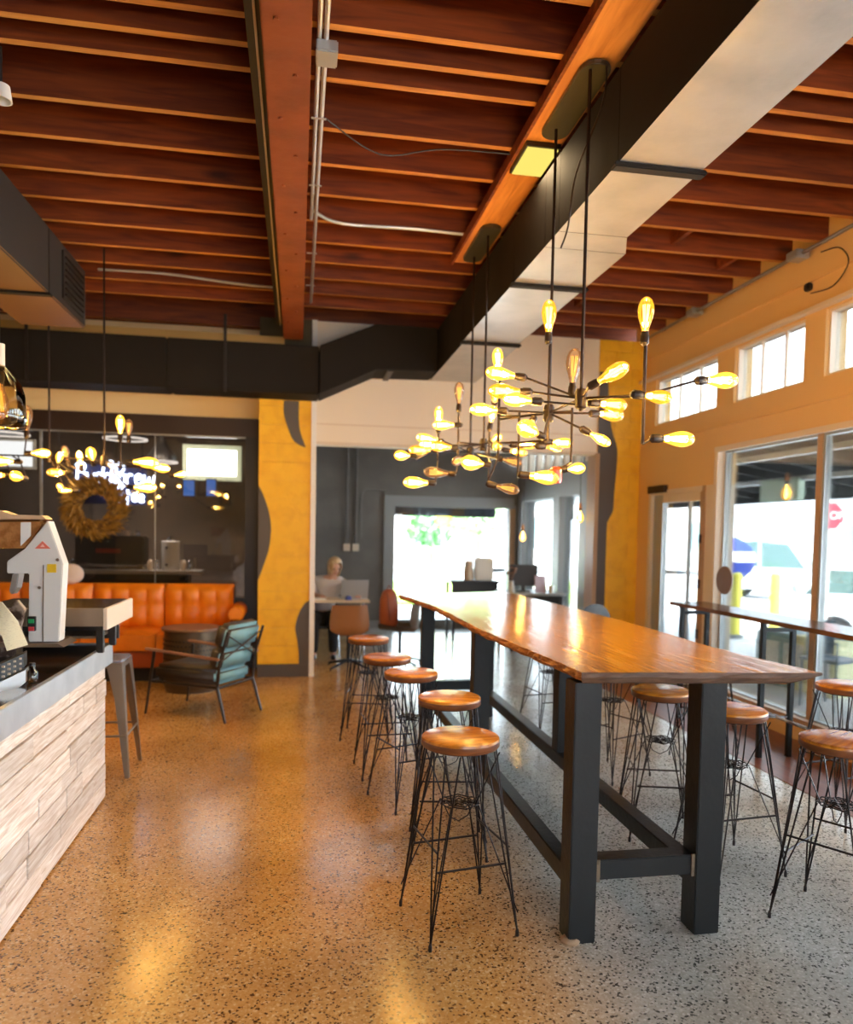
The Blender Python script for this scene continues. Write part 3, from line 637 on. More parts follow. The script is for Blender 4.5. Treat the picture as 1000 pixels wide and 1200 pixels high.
bulbs2 = [((538, 475), 5.4, (0, 0, 1), 'dim', 1.0, 0, None), ((514, 500), 5.7, (0, 0, 1), 'hot', .9, 1, None), ((534, 498), 5.4, (-1, 0, -.05), 'hot', 1.0, 1, (f1t.x, f1t.y, A(538, 497, 5.4).z)),
    ((513, 516), 5.8, (-1, 0, .12), 'hot', 1.0, 1, tuple(g2)), ((517, 522), 5.5, (-1, -.2, 0), 'hot', 1.0, 1, tuple(g1)), ((506, 528), 6.0, (-1, .1, 0), 'amber', 1.1, 1, tuple(g2)), ((482, 534), 5.9, (-1, 0, 0), 'globe', .8, 1, A(488, 538, 5.9)),
    ((530, 524), 5.2, (-1, -.3, -.02), 'amber', 1.0, 1, tuple(g1)), ((568, 544), 4.9, (-1, -.2, .05), 'globe', 1.0, 1, tuple(g1)), ((527, 555), 5.3, (-1, .1, .05), 'dim', 1.1, 0, tuple(f1b)), ((503, 566), 5.2, (-1, -.1, 0), 'hot', 1.1, 1, tuple(f3b)),
    ((545, 536), 5.1, (-.6, -.6, -.3), 'dim', .9, 0, None), ((575, 497), 5.3, (.2, 0, 1), 'hot', .8, 1, None), ((577, 516), 5.3, (.2, -1, .1), 'hot', .8, 1, (f2t.x, f2t.y, A(574, 516, 5.3).z)),
    ((596, 528), 5.6, (1, 0, -.1), 'amber', .9, 1, tuple(g1)), ((588, 538), 5.0, (.7, -.5, -.2), 'dim', .9, 0, tuple(f2b + Vector((0, 0, .15))))]
ch2 = chandelier('chandelier', 'farther branching pipe chandelier of filament bulbs, in front of the back opening', (1.36, 5.33, 6.06, ZCN+.004), [(tuple(q1), g1.z), (tuple(q2), g2.z)], [g1, g2], pipes2, bulbs2)
# left chandelier in front of the sofa window
YL = 6.9
k1 = A(57, 380, YL); k2 = A(122, 352, YL-.3); L1 = A(58, 535, YL); L2 = A(120, 540, YL-.3)
L1.x = k1.x; L2.x = k2.x
m1 = A(141, 512, 6.4); m1b = A(140, 548, 6.4); m1b.x = m1.x
pipes3 = [(L1, Vector((L1.x-.42, L1.y, L1.z)), .007), (L1, L2, .007), (L2, m1b, .007), (m1, m1b, .008), (m1b, A(165, 545, 6.3), .006), (L2, A(205, 556, 6.8), .006)]
bulbs3 = [((141, 510), 6.4, (0, 0, 1), 'hot', .95, 1, None), ((151, 512), 6.9, (0, 0, 1), 'dim', .9, 0, None), ((155, 541), 6.3, (1, 0, -.03), 'hot', 1.2, 1, m1b), ((176, 547), 6.5, (1, -.3, -.1), 'hot', 1.0, 1, m1b), ((156, 571), 6.2, (1, -.2, 0), 'hot', 1.1, 1, L2),
    ((204, 557), 6.8, (.9, -.6, .1), 'hot', .75, 1, None), ((31, 506), 6.6, (0, 0, 1), 'dim', 1.3, 0, (L1.x-.2, L1.y, L1.z)), ((36, 531), 6.5, (1, -.3, 0), 'hot', 1.0, 1, L1), ((68, 543), 6.8, (.3, -.6, .5), 'hot', .8, 1, L1), ((79, 540), 6.9, (0, -.5, .6), 'dim', .9, 0, L1),
    ((95, 546), 6.9, (0, -.4, .7), 'hot', .8, 1, L1), ((109, 540), 6.6, (0, -.6, .6), 'globe', .8, 1, L2), ((78, 554), 6.6, (-1, 0, 0), 'amber', .9, 1, L1), ((27, 560), 6.3, (-.3, -1, .1), 'globe', .8, 1, (L1.x-.25, L1.y, L1.z)),
    ((8, 557), 6.5, (-1, -.1, 0), 'amber', 1.0, 1, (L1.x-.38, L1.y, L1.z)), ((18, 541), 6.4, (-1, -.1, 0), 'hot', 1.0, 1, (L1.x-.3, L1.y, L1.z)), ((74, 573), 6.9, (-.2, -.8, .3), 'globe', .5, 1, L1), ((86, 575), 6.9, (-1, -.1, 0), 'hot', .7, 1, L1)]
ch3 = chandelier('chandelier', 'left chandelier of filament bulbs hanging before the dark window and sofa', None, [((k1.x, k1.y, ZJ), L1.z), ((k2.x, k2.y, ZJ), L2.z)], [L1, L2], pipes3, bulbs3)
# small pendants by the window wall and in the back room
for (u, v, y, lab) in ((922, 566, 5.9, 'single bulb pendant in front of the big street window'), (828, 582, 7.0, 'single bulb pendant beside the door frame'), (680, 598, 8.7, 'bulb pendant in the back room near the pilaster'), (613, 622, 10.2, 'bulb pendant by the far corner of the back room')):
    p = A(u, v, y); ztop = ZC if y > 8.3 else ZJ
    t = thing('pendant_lamp', lab, 'lamp', tuple(p))
    MB().tube([(0, 0, .05), (0, 0, ztop - p.z)], .003, 6).build('cord', M_bronze, t); add_bulb(t, (0, 0, 0), (0, 0, -1), 'globe', .9, 5)
    MB().lathe([(0, .09), (.012, .09), (.022, .05), (.022, .02), (0, .02)], (0, 0, 0), 12).build('lamp_cap', mat('copper', (.5, .2, .06), .3, .8), t, smooth=True)
# glass bottle pendant cut by the left edge
p = A(0, 500, 3.6)
t = thing('pendant_lamp', 'clear amber glass jug pendant cut by the left edge above the machine', 'lamp', tuple(p))
MB().lathe([(.105, 0), (.107, .05), (.10, .14), (.085, .19), (.04, .245), (.018, .27), (.018, .36), (0, .36)], (0, 0, 0), 28).build('glass_shade', glass('amber_glass', (1, .86, .55), 2.0), t, smooth='all')
MB().lathe([(0, .36), (.022, .36), (.022, .26), (.0, .26)], (0, 0, 0), 14).build('lamp_cap', M_lframe, t, smooth=True); MB().tube([(0, 0, .36), (0, 0, ZJ - p.z)], .004, 6).build('cord', M_black, t)
add_bulb(t, (0, 0, .2), (0, 0, -1), 'dim', 1.0)

# ================================================================== LONG TABLE
tt = thing('long_table', 'long live-edge wooden bar table on black steel posts', 'table', (1.4, 4.5, 0))
def T(x, y): return (x-1.4, y-4.5)
lft = smoothpts([(1.075, 2.70, 0), (1.055, 3.05, 0), (1.03, 3.4, 0), (.995, 3.95, 0), (.985, 4.6, 0), (.96, 5.3, 0), (.90, 5.9, 0), (.85, 6.25, 0)], 9)
far = smoothpts([(.85, 6.25, 0), (1.34, 6.45, 0), (1.86, 6.65, 0)], 6)
rgt = smoothpts([(1.86, 6.65, 0), (1.95, 5.4, 0), (1.99, 4.24, 0), (1.965, 3.3, 0), (2.0, 2.9, 0), (2.04, 2.62, 0)], 8)
nea = smoothpts([(2.04, 2.62, 0), (1.6, 2.655, 0), (1.075, 2.70, 0)], 8)
outl = []; kind_ = []
for seg, k in ((lft, 1), (far, 2), (rgt, 1), (nea, 2)):
    for p in seg[:-1]: outl.append(p.copy()); kind_.append(k)
N = len(outl); cen = Vector((1.45, 4.5, 0))
rings = [(0, 1.080), (.004, 1.072), (.010, 1.060), (-.004, 1.045), (-.024, 1.035)]
b = MB(); vs = []
rnd = random.Random(3)
jit = [rnd.uniform(-.008, .008) for _ in range(N)]
for ri, (off, z) in enumerate(rings):
    for i, p in enumerate(outl):
        tdir = (outl[(i+1) % N] - outl[i-1]).normalized(); nrm = Vector((-tdir.y, tdir.x, 0))
        if nrm.dot(p - cen) < 0: nrm = -nrm
        j = (rnd.uniform(-.007, .007) if 0 < ri else 0) + (jit[i] if ri else jit[i]*.5)
        if kind_[i] == 2: j *= .25
        q = p + nrm*(off*(1 if kind_[i] == 1 else .6) + j); zz = z
        if p.x > 1.78 and p.y < 2.95 and ri >= 2:
            q -= Vector((.14 * (p.x-1.78)/.26 * (ri-1)/3, 0, 0))
        vs.append((q.x-1.4, q.y-4.5, zz + (rnd.uniform(-.003, .003) if 0 < ri < 4 else 0)))
fs = []; mi = []
fs.append(tuple(range(N))); mi.append(0)
for r in range(len(rings)-1):
    for i in range(N):
        fs.append((r*N+i, r*N+(i+1) % N, (r+1)*N+(i+1) % N, (r+1)*N+i)); mi.append(1 if kind_[i] == 1 else 2)
fs.append(tuple(range((len(rings)-1)*N, len(rings)*N))[::-1]); mi.append(2)
b.v = vs; b.f = fs; b.mi = mi
top = b.build('tabletop', [M_slab, M_bark, M_endg], tt)
def leg(x0, x1, y0, y1, z0, z1, nm='leg'): return bx(nm, (x0-1.4, y0-4.5, z0), (x1-1.4, y1-4.5, z1), M_dark, tt, bevel=.004)
leg(1.06, 1.17, 2.72, 2.83, 0, 1.034); leg(1.59, 1.70, 2.72, 2.83, 0, 1.034)
leg(1.06, 1.17, 6.30, 6.41, 0, 1.034); leg(1.59, 1.70, 6.30, 6.41, 0, 1.034)
leg(1.06, 1.16, 4.38, 4.49, .256, 1.034, 'post'); leg(1.60, 1.70, 4.38, 4.49, .256, 1.034, 'post')
leg(1.085, 1.155, 2.83, 6.30, .175, .255, 'side_rail'); leg(1.60, 1.68, 2.83, 6.30, .175, .255, 'side_rail')
leg(1.17, 1.59, 2.735, 2.82, .245, .325, 'cross_rail'); leg(1.17, 1.59, 6.31, 6.39, .245, .325, 'cross_rail')
for x in (1.172, 1.575): bx('weld_plate', (x-1.4, 2.728-4.5, .24), (x+.014-1.4, 2.734-4.5, .33), mat('weld_scale', (.16, .12, .08), .7, .3, bump=(60, .6)), tt)
wd = MB().lathe([(0, 0), (.035, 0), (.04, .012), (.03, .022), (0, .024)], (0, 0, 0), 10).build('felt_wedge', mat('felt', (.4, .28, .18), .9, bump=(50, .8)), smooth=True)
wd.location = atz(666, 1101, 0) + Vector((.0, -.02, 0)); tag(wd, 'small crumpled tan pad by the near left foot of the long table', 'pad')

# ================================================================== STOOLS
def make_stool(chrome=False):
    t = thing('bar_stool', '', 'stool'); mw = M_wire if not chrome else MATS.get('wire_grey') or mat('wire_grey', (.25, .24, .24), .3, .9)
    MB().lathe([(0, .778), (.148, .778), (.158, .773), (.160, .765)], n=40).m(1).lathe([(.160, .765), (.160, .742), (.155, .736), (0, .736)], n=40).build('seat', [M_seat, M_seated], t, smooth=True)
    MB().lathe([(.125, .728), (.135, .728), (.135, .736), (.125, .736), (.125, .728)], n=32).build('seat_ring', mw, t, smooth=True)
    for sx in (-1, 1):
        for sy in (-1, 1):
            foot = Vector((sx*.185, sy*.185, .006)); b = MB()
            for (ax, ay) in ((.105, .105), (.135, .055), (.055, .135)):
                b.tube([(sx*ax, sy*ay, .730), foot + Vector((0, 0, .012))], .0038, 5)
            b.tube([(sx*.06, sy*.06, .50), foot + Vector((0, 0, .09))], .003, 5)
            b.tube([(sx*.05, sy*.05, .50), (sx*.12, sy*.12, .730)], .003, 5)
            b.lathe([(0, 0), (.007, 0), (.0075, .02), (.004, .03), (0, .03)], (foot.x, foot.y, 0), 8)
            b.build('leg', mw, t)
    b = MB()
    for r in (.03, .055, .078): b.tube([(r*math.cos(2*PI*k/20), r*math.sin(2*PI*k/20), .50 + .004*math.sin(k*2)) for k in range(21)], .003, 5, False)
    for k in range(6): b.tube([(.085*math.cos(PI*k/6), .085*math.sin(PI*k/6), .5), (-.085*math.cos(PI*k/6), -.085*math.sin(PI*k/6), .5)], .0025, 5)
    b.tube([(.07, 0, .5), (.04, .0, .44), (0, 0, .42), (-.04, 0, .44), (-.07, 0, .5)], .0025, 5)
    b.build('wire_web', mw, t)
    h = .147
    for (p, q) in (((-h, -h), (h, -h)), ((h, -h), (h, h)), ((h, h), (-h, h)), ((-h, h), (-h, -h))):
        MB().tube([(*p, .285 if p[1] == q[1] else .36), (*q, .285 if p[1] == q[1] else .36)], .0048, 6).build('footrest_bar', mw, t)
    return t
st0 = make_stool()
def at_seat(u, v): p = atz(u, v, .775); return (p.x, p.y, 0)
specs = [(at_seat(540, 862), 10, 'wire-legged stool with round wooden seat, nearest on the aisle side of the long table'),
    (at_seat(527, 816), -8, 'second nearest wooden stool on the aisle side, partly behind the nearest one'),
    (at_seat(482, 787), 20, 'third wooden stool on the aisle side, its seat crossing the far table leg'),
    (at_seat(454, 769), 4, 'fourth wooden stool on the aisle side of the long table'),
    (at_seat(432, 747), -12, 'farthest wooden stool on the aisle side, in front of the brown shell chair'),
    (at_seat(986, 866), 32, 'wooden stool cut by the right edge of the picture'),
    (at_seat(859, 830), 6, 'wooden stool just right of the near right table post, seat shining'),
    (at_seat(776, 808), -14, 'wooden stool seen between the two near table posts'),
    ((2.10, 4.72, 0), 25, 'wooden stool on the window side whose wires show beside the near left table post'),
    ((2.02, 5.75, 0), 10, 'far wooden stool on the window side seen under the tabletop'),
    (at_seat(992, 802), 12, 'stool at the window ledge, its seat just past the table corner'),
    ((2.98, 5.05, 0), 40, 'stool at the window ledge seen behind the right table post')]
for i, (loc, rz, lab) in enumerate(specs):
    o = st0 if i == 0 else copy_tree(st0)
    o.location = loc; o.rotation_euler = (0, 0, math.radians(rz)); o['label'] = lab; o['group'] = 'wire-legged stools with round wooden seats'

# ================================================================== WINDOW LEDGE
lg = thing('window_ledge', 'narrow dark bar ledge on black posts running along the street window', 'counter', (3.45, 4.5, 0))
bx('ledge_top', (-.165, -3.0, 1.0), (.17, 1.72, 1.032), [wood('ledge_wood', (.06, .03, .018), (.13, .06, .03), (9, .8, 9), .22, knots=False), M_blackf][0], lg, bevel=.004)
for y in (6.1, 4.93, 3.7, 2.4):
    for x in (-.105, .135): bx('leg', (x-.018, y-4.5-.018, 0), (x+.018, y-4.5+.018, 1.0), M_dark, lg, bevel=.003)
    bx('cross_rail', (-.087, y-4.5-.015, .93), (.117, y-4.5+.015, .96), M_dark, lg)
MB().tube([(.03, -3, .30), (.03, 1.62, .30)], .012, 10).build('foot_rail', M_chrome, lg, smooth=True)
for y in (6.1, 4.93, 3.7, 2.4): MB().tube([(-.105, y-4.5, .30), (.135, y-4.5, .30)], .01, 8).build('rail_bracket', M_chrome, lg)
dsc = MB().lathe([(0, -.008), (.125, -.008), (.13, 0), (.125, .008), (0, .008)], n=28, M=Matrix.Rotation(PI/2, 3, 'Y')).build('round_sign', mat('disc_wood', (.16, .085, .035), .5, bump=(20, .3)), smooth=True)
dsc.location = A(844, 680, 6.3); dsc.location.x = 3.86; dsc.location = (3.86, dsc.location.y, dsc.location.z)
tag(dsc, 'round brown wooden disc hanging at the edge of the street window', 'sign')
hook = MB().tube([(3.86, dsc.location.y, dsc.location.z+.12), (3.90, dsc.location.y, 2.40)], .002, 5).build('cord', M_black, dsc); hook.matrix_parent_inverse = Matrix.Translation(-dsc.location)

# ================================================================== SERVICE COUNTER
ct = thing('bar_counter', 'service counter clad in whitewashed reclaimed planks', 'counter', (-1.1, 3.0, 0))
bx('body', (-.85, -1.6, .0), (-.028, 1.59, .80), M_blackf, ct)
rp = random.Random(11); z = .012; rowh = [.105, .098, .11, .09, .105, .095, .10, .082]
for ri, h in enumerate(rowh):
    y = -1.6 - rp.uniform(0, .4)
    while y < 1.62:
        L_ = rp.choice([.28, .42, .6, .75, .95]) * rp.uniform(.85, 1.15); y2 = min(y + L_, 1.62)
        if y2 > 1.45: y2 = 1.62
        a = max(y, -1.6); pr = rp.uniform(-.006, .004)
        if y2 - a > .03: bx('plank', (-.027, a+.003, z), (.0+pr, y2-.003, z+h-.0065), M_ww, ct, bevel=.0015, seg=1)
        y = y2
    z += h
y = -.027
for k in range(8): bx('plank', (-.12*(k+1)+.0+.09, 1.592, .012), (-.12*k+.09-.003-.0 if k else -.03, 1.622, .80), M_ww, ct) if k < 7 else None
wt = thing('worktop', 'steel-edged dark polished worktop on the plank counter', 'worktop', (-1.1, 3.0, .80))
bx('edge_band', (.0, -1.6, .0), (.028, 1.66, .118), M_steel, wt, bevel=.003); bx('edge_band', (-.9, 1.636, .0), (-.0005, 1.66, .118), M_steel, wt)
bx('top', (-.9, -1.6, .085), (-.001, 1.635, .112), M_top, wt)
ZT = .912
# shelf at the end of the counter
sh = thing('serving_shelf', 'raised steel-edged shelf at the far end of the worktop', 'shelf', (-1.25, 4.5, ZT))
bx('shelf_top', (-.45, -.20, .215), (.215, .42, .245), M_top, sh); 
bx('apron', (.2155, -.215, .13), (.235, .43, .248), M_lframe, sh, bevel=.002); bx('apron', (-.45, -.215, .15), (.215, -.2005, .248), mat('brushed_bronze', (.34, .27, .21), .3, .7), sh, bevel=.002)  # right apron paler than the front one: its lit side put into colour
for (x, y) in ((.17, -.18), (-.43, -.18), (.17, .10), (-.43, .38)): bx('post', (x, y, 0), (x+.035, y+.035, .214), M_lframe if x < 0 else M_blackf, sh)
bx('back_panel', (-.62, .39, .0), (.16, .41, .214), M_black, sh)
bx('lower_shelf', (-.39, -.12, .07), (.165, .098, .085), MATS['brushed_bronze'], sh)
bc = bx('drain_box', (-1.62, 4.40, ZT+.0), (-1.70, 4.60, ZT+.06), M_black); tag(bc, 'low black tray beneath the raised shelf', 'tray')
# coffee grinder: outline in the x-z plane, seen side on
gd = thing('bag_grinder', 'white enamelled coffee grinder with red triangle badge and clear hopper', 'grinder', (-1.27, 4.08, ZT))
G = lambda u, v: (aty(u, v, 4.0).x + 1.27, aty(u, v, 4.0).z - ZT)
def gp(name, pts, d0, d1, m, bev=.004): return MB().prism([G(*p) for p in pts], d0, d1, 'y').build(name, m, gd, bevel=bev)
gp('housing', [(8, 658), (8, 672), (34, 672), (33, 752), (69, 752), (74, 661), (56, 610), (29, 643)], -.08, .015, M_whiteplastic)
gp('base_plate', [(0, 753), (0, 757.5), (69, 757.5), (77, 757.5), (69, 753)], -.11, .13, MATS['brushed_bronze'], .001)
gp('seam', [(50.6, 662), (51.8, 662), (51.0, 752), (49.6, 752)], -.083, -.0801, M_gun, 0)
gp('hopper', [(-16, 609), (-16, 644), (29, 643), (55, 609)], -.075, .012, glass('hopper_glass', (1, .82, .62), 1.5), .002)
gp('hopper_lid', [(-20, 603), (-20, 608.5), (55, 608.5), (49, 604), (14, 603), (0, 598)], -.09, .02, mat('hopper_lid_tan', (.62, .42, .26), .3), .003)
bn = gp('beans', [(-16, 612), (-16, 643), (26, 642.5), (48, 614), (46, 611)], -.06, .005, mat('kraft_bag', (.58, .30, .12), .7, var=(20, (.80, .52, .28), .4, .6), bump=(60, .6)), .006)
gp('paper_tag', [(24, 612), (24, 640), (36, 628), (36, 612)], -.0785, -.0762, mat('white_paper', (.82, .82, .80), .7), 0)
gp('badge', [(41, 643), (50, 634), (59.5, 643)], -.084, -.0801, mat('badge_red', (.75, .18, .13), .5), 0)
gp('badge_mark', [(47.5, 641), (50.3, 637.5), (53, 641)], -.0855, -.0841, mat('badge_pink', (.9, .55, .5), .5), 0)
gp('sticker', [(55.5, 661), (55.5, 671), (66, 671), (66, 661)], -.083, -.0801, mat('sticker_yellow', (.85, .55, .02), .5), 0)
sw = gp('switch_box', [(33.5, 722), (33.5, 739), (42.8, 739), (42.8, 722)], -.10, -.0801, M_black, .002)
for (nm, v0, c) in (('green_button', 725, (.02, .35, .12)), ('red_button', 734, (.6, .05, .06))):
    x0, z0 = G(35.2, v0); x1, z1 = G(41.8, v0+4.6); bx(nm, (x0, -.106, z1), (x1, -.1005, z0), mat(nm, c, .3), gd)
for (u, v) in ((46.5, 688.5), (67.8, 656)):
    x0, z0 = G(u, v); MB().lathe([(0, -.004), (.008, -.004), (.008, .004), (0, .004)], (x0, -.084, z0), 12, Matrix.Rotation(PI/2, 3, 'X')).build('screw', M_gun, gd)
gp('spout', [(10, 673), (18, 673), (15, 690), (9, 698), (6, 694)], -.03, .05, M_silver)


# paper note, card reader, printer, bottle, bag on the worktop
nt_ = MB(); P0 = [aty(-22, 700, 3.55), aty(2, 706, 3.52), aty(20, 728, 3.5), aty(32, 756, 3.47)]; P1 = [aty(-24, 745, 3.50), aty(-10, 735, 3.48), aty(2, 745, 3.46), aty(8, 763, 3.44)]
vs = P0 + P1; vs2 = [v + Vector((.002, .004, .001)) for v in vs]
nt_._add(vs + vs2, [(0,1,5,4), (1,2,6,5), (2,3,7,6), (8,12,13,9), (9,13,14,10), (10,14,15,11), (3,11,15,7), (0,4,12,8), (0,8,9,1), (1,9,10,2), (2,10,11,3), (4,5,13,12), (5,6,14,13), (6,7,15,14)])
note = nt_.build('paper_note', mat('cream_paper', (.80, .74, .52), .8, var=(90, (.62, .56, .38), .55, .7, (1, 1, 4))), smooth=True); tag(note, 'curling cream paper note beside the grinder, cut by the left edge', 'note')
hs = MB().tube([aty(23, 768, 3.46), aty(25, 752, 3.46)], .003, 6).lathe([(0, 0), (.02, 0), (.02, .006), (0, .006)], tuple(Vector((aty(26, 770, 3.46).x, 3.46, aty(26, 810, 3.46).z))), 10)
kp = thing('receipt_printer', 'black keypad with pale keys and a silver front on the worktop', 'keypad', (0, 0, 0))
def quadbox(nm, u0, u1, v0a, v1a, v0b, v1b, ya, yb, dpt, m):
    a = aty(u0, v0a, ya); b2 = aty(u1, v0b, yb); c = aty(u1, v1b, yb); d = aty(u0, v1a, ya)
    off = Vector((-.02, dpt, 0)); v = [a, b2, c, d] + [q + off for q in (a, b2, c, d)]
    return MB()._add(v, [(0,1,2,3), (7,6,5,4), (0,4,5,1), (1,5,6,2), (2,6,7,3), (3,7,4,0)]).build(nm, m, kp, bevel=.002)
quadbox('keypad_body', -14, 28, 785, 806, 766, 783, 3.30, 3.46, .10, M_black)
quadbox('front_panel', -14, 30, 806, 832, 785, 800, 3.28, 3.44, .10, M_silver)
quadbox('foot', -14, 31, 830, 842, 801, 806, 3.28, 3.44, .12, M_black)
for i in range(6):
    for j in range(3):
        t_ = (i+.5)/6; u = -12 + 39*t_; v = 789 + 5.5*j - (19 - .5*j)*t_; p = aty(u, v, 3.30 + .16*t_)
        MB().box((p.x-.006, p.y-.009, p.z-.004), (p.x+.006, p.y-.001, p.z+.004)).build('key', M_lframe, kp)
bt = MB().lathe([(0, 0), (.02, 0), (.022, .01), (.022, .05), (.012, .062), (.010, .078), (0, .078)], n=16).m(1).lathe([(0, .078), (.012, .078), (.012, .09), (0, .09)], n=12).build('small_bottle', [glass('brown_glass', (.5, .28, .10), 2), M_black], smooth=True)
p = A(38, 802, 3.5); bt.location = (p.x, 3.5, ZT); tag(bt, 'tiny amber bottle with black cap beside the keypad', 'bottle')
bl = MB().ball((0, 0, .022), .022, 8).build('bottle_cap', M_lframe, smooth=True); p = A(29, 794, 3.55); bl.location = (p.x-.01, 3.56, ZT); tag(bl, 'little white ball cap between the keypad and bottle', 'cap')
sb = MB().prism([(0, 0), (.10, 0), (.16, .25), (.12, .30), (.02, .12)], -.02, .02, 'y').build('coffee_bag', mat('bag_print', (.55, .48, .42), .5, var=(12, (.08, .05, .04), .45, .55)), bevel=.004)
p = A(-8, 760, 4.24); sb.location = (p.x, 4.24, ZT); tag(sb, 'crumpled pale coffee bag leaning behind the paper note at the left edge', 'bag')
dk = bx('equipment_box', (-1.95, 4.12, ZT), (-1.55, 4.2, ZT+.42), mat('brown_card', (.07, .035, .02), .6)); tag(dk, 'dark brown boxy equipment behind the grinder', 'box')

# ================================================================== METAL STOOL
ms = thing('metal_stool', 'gunmetal pressed-steel stool beyond the counter end', 'stool', (-1.25, 5.17, 0))
b = MB(); pl = []
for k in range(24):
    a = 2*PI*k/24; c_, s_ = math.cos(a), math.sin(a); r = .155/max(abs(c_), abs(s_))**.75; pl.append((r*c_, r*s_))
b.prism(pl, .735, .75, 'z').build('seat', mat('seat_sheen', (.34, .33, .38), .25, .8), ms, bevel=.004)
for sx in (-1, 1):
    for sy in (-1, 1):
        b = MB()
        tpx, tpy, btx, bty = sx*.15, sy*.15, sx*.205, sy*.205
        tw, bw = .10, .03
        def corner(px_, py_, w_, z): return [(px_, py_ - sy*w_, z), (px_, py_, z), (px_ - sx*w_, py_, z), (px_ - sx*w_*.8, py_ - sy*w_*.25, z), (px_ - sx*w_*.25, py_ - sy*w_*.8, z)]
        v = corner(tpx, tpy, tw, .734) + corner(tpx + (btx-tpx)*.35, tpy+(bty-tpy)*.35, .062, .50) + corner(btx, bty, bw, .0)
        f = []
        for r in (0, 5):
            for i in range(5): f.append((r+i, r+(i+1) % 5, r+5+(i+1) % 5, r+5+i))
        f += [(4, 3, 2, 1, 0), (10, 11, 12, 13, 14)]
        b._add(v, f).build('leg', M_gun, ms, bevel=.003)
for (p, q) in (((-1, -1), (1, -1)), ((1, -1), (1, 1)), ((1, 1), (-1, 1)), ((-1, 1), (-1, -1))):
    MB().tube([(p[0]*.182, p[1]*.182, .27), (q[0]*.182, q[1]*.182, .27)], .008, 6).build('cross_bar', M_gun, ms)
    bx('skirt', (min(p[0], q[0])*.148 if p[0] != q[0] else p[0]*.148-.003, min(p[1], q[1])*.148 if p[1] != q[1] else p[1]*.148-.003, .70), (max(p[0], q[0])*.148 if p[0] != q[0] else p[0]*.148+.003, max(p[1], q[1])*.148 if p[1] != q[1] else p[1]*.148+.003, .735), M_gun, ms)

# ================================================================== SOFA
def cushion(x0, x1, y0, y1, z0, z1, nx, nz, m, name, parent, face='y', bulge=.05, tuft=.03, buttons=False):
    """padded block; the padded face looks to -y (back) or +z (seat), with nx by nz tufts"""
    b = MB(); NX, NZ = nx*6, nz*6; V = []; F = []
    for j in range(NZ+1):
        for i in range(NX+1):
            u = i/NX; v = j/NZ
            e = (1-(2*u-1)**8)*(1-(2*v-1)**8)
            ridge = abs(math.sin(PI*u*nx))**.5 * (1 if nz == 1 else (.25+.75*abs(math.sin(PI*v*nz))**.6))
            d = e*(bulge*.6 + tuft*ridge)
            if face == 'y': V.append((x0+(x1-x0)*u, y0 - d, z0+(z1-z0)*v))
            else: V.append((x0+(x1-x0)*u, y0+(y1-y0)*v, z1 + d))
    for j in range(NZ):
        for i in range(NX): a = j*(NX+1)+i; F.append((a, a+1, a+NX+2, a+NX+1))
    b._add(V, F)
    if face == 'y':
        b.box((x0, y0, z0), (x1, y1, z1)); 
    else: b.box((x0, y0, z0), (x1, y1, z1))
    o = b.build(name, m, parent, smooth='all', bevel=0)
    me = o.data
    try: me.set_sharp_from_angle(angle=math.radians(50))
    except Exception: pass
    return o
sf = thing('sofa', 'long tufted orange leather bench sofa in front of the dark window', 'sofa', (-2.2, 8.45, 0))
xs = [1.5, .765, .03, -.705, -1.44, -2.175]
M_or2 = mat('orange_skirt', (.42, .075, .01), .45, bump=(25, .2))
bx('base', (-2.175, -.36, .15), (1.5, .36, .33), M_or2, sf, bevel=.012); bx('plinth', (-2.1, -.28, 0), (1.45, .30, .15), M_blackf, sf)
for k in range(5):
    a, b2 = xs[k+1]+.006, xs[k]-.006
    c1 = cushion(a, b2, -.40, .18, .335, .50, 2, 1, M_or, 'seat_cushion', sf, 'z', .03, .018)
    c2 = cushion(a, b2, .14, .30, .50, .985, 4, 2, M_or, 'back_cushion', sf, 'y', .06, .036)
    for i in range(1, 4):
        q = c2; MB().ball((a+(b2-a)*i/4, .115, .745), .011, 6).build('button', M_or2, c2)
    MB().tube(smoothpts([(a, .15, .96), (a+.04, .15, .985), (b2-.04, .15, .985), (b2, .15, .96)], 4), .008, 6).build('piping', M_or, c2)
ar = MB().lathe([(0, -.30), (.075, -.30), (.085, -.28), (.085, .28), (.075, .30), (0, .30)], (1.56, 0, .70), 20, Matrix.Rotation(PI/2, 3, 'X')).build('armrest', M_or, sf, smooth=True)
bx('arm_panel', (1.505, -.30, .15), (1.60, .30, .66), M_or2, sf, bevel=.01)
pw = MB().ball((0, 0, 0), .13, 10, (1, .55, .85)).build('round_cushion', mat('white_fabric', (.72, .66, .64), .9, bump=(60, .3)), smooth='all'); p = A(82, 683, 8.55); pw.location = (p.x, 8.60, 1.09); tag(pw, 'round white cushion showing over the sofa back beside the grinder', 'cushion')

# drum table
dt = thing('drum_table', 'round perforated dark metal drum side table behind the armchair', 'table', (-1.03, 7.72, 0))
M_dr = mat('drum_metal', (.12, .085, .055), .4, .7, bump=(10, .2))
MB().lathe([(0, .60), (.285, .60), (.29, .61), (.285, .625), (0, .625)], n=40).build('table_top', mat('drum_top', (.20, .12, .08), .35, .4), dt, smooth=True)
MB().lathe([(0, 0), (.25, 0), (.25, .03), (.262, .05), (.268, .30), (.262, .56), (.262, .60), (0, .60)], n=40).build('drum', M_dr, dt, smooth=True)
b = MB()
for r in range(7):
    for k in range(44):
        a = 2*PI*(k+.5*(r % 2))/44; b.box((-.008, -.003, -.008), (.008, .003, .008), Matrix.Translation((.268*math.cos(a), .268*math.sin(a), .24+.045*r)) @ Matrix.Rotation(a-PI/2, 4, 'Z'))
b.build('perforation', M_blackf, dt, kind='stuff')

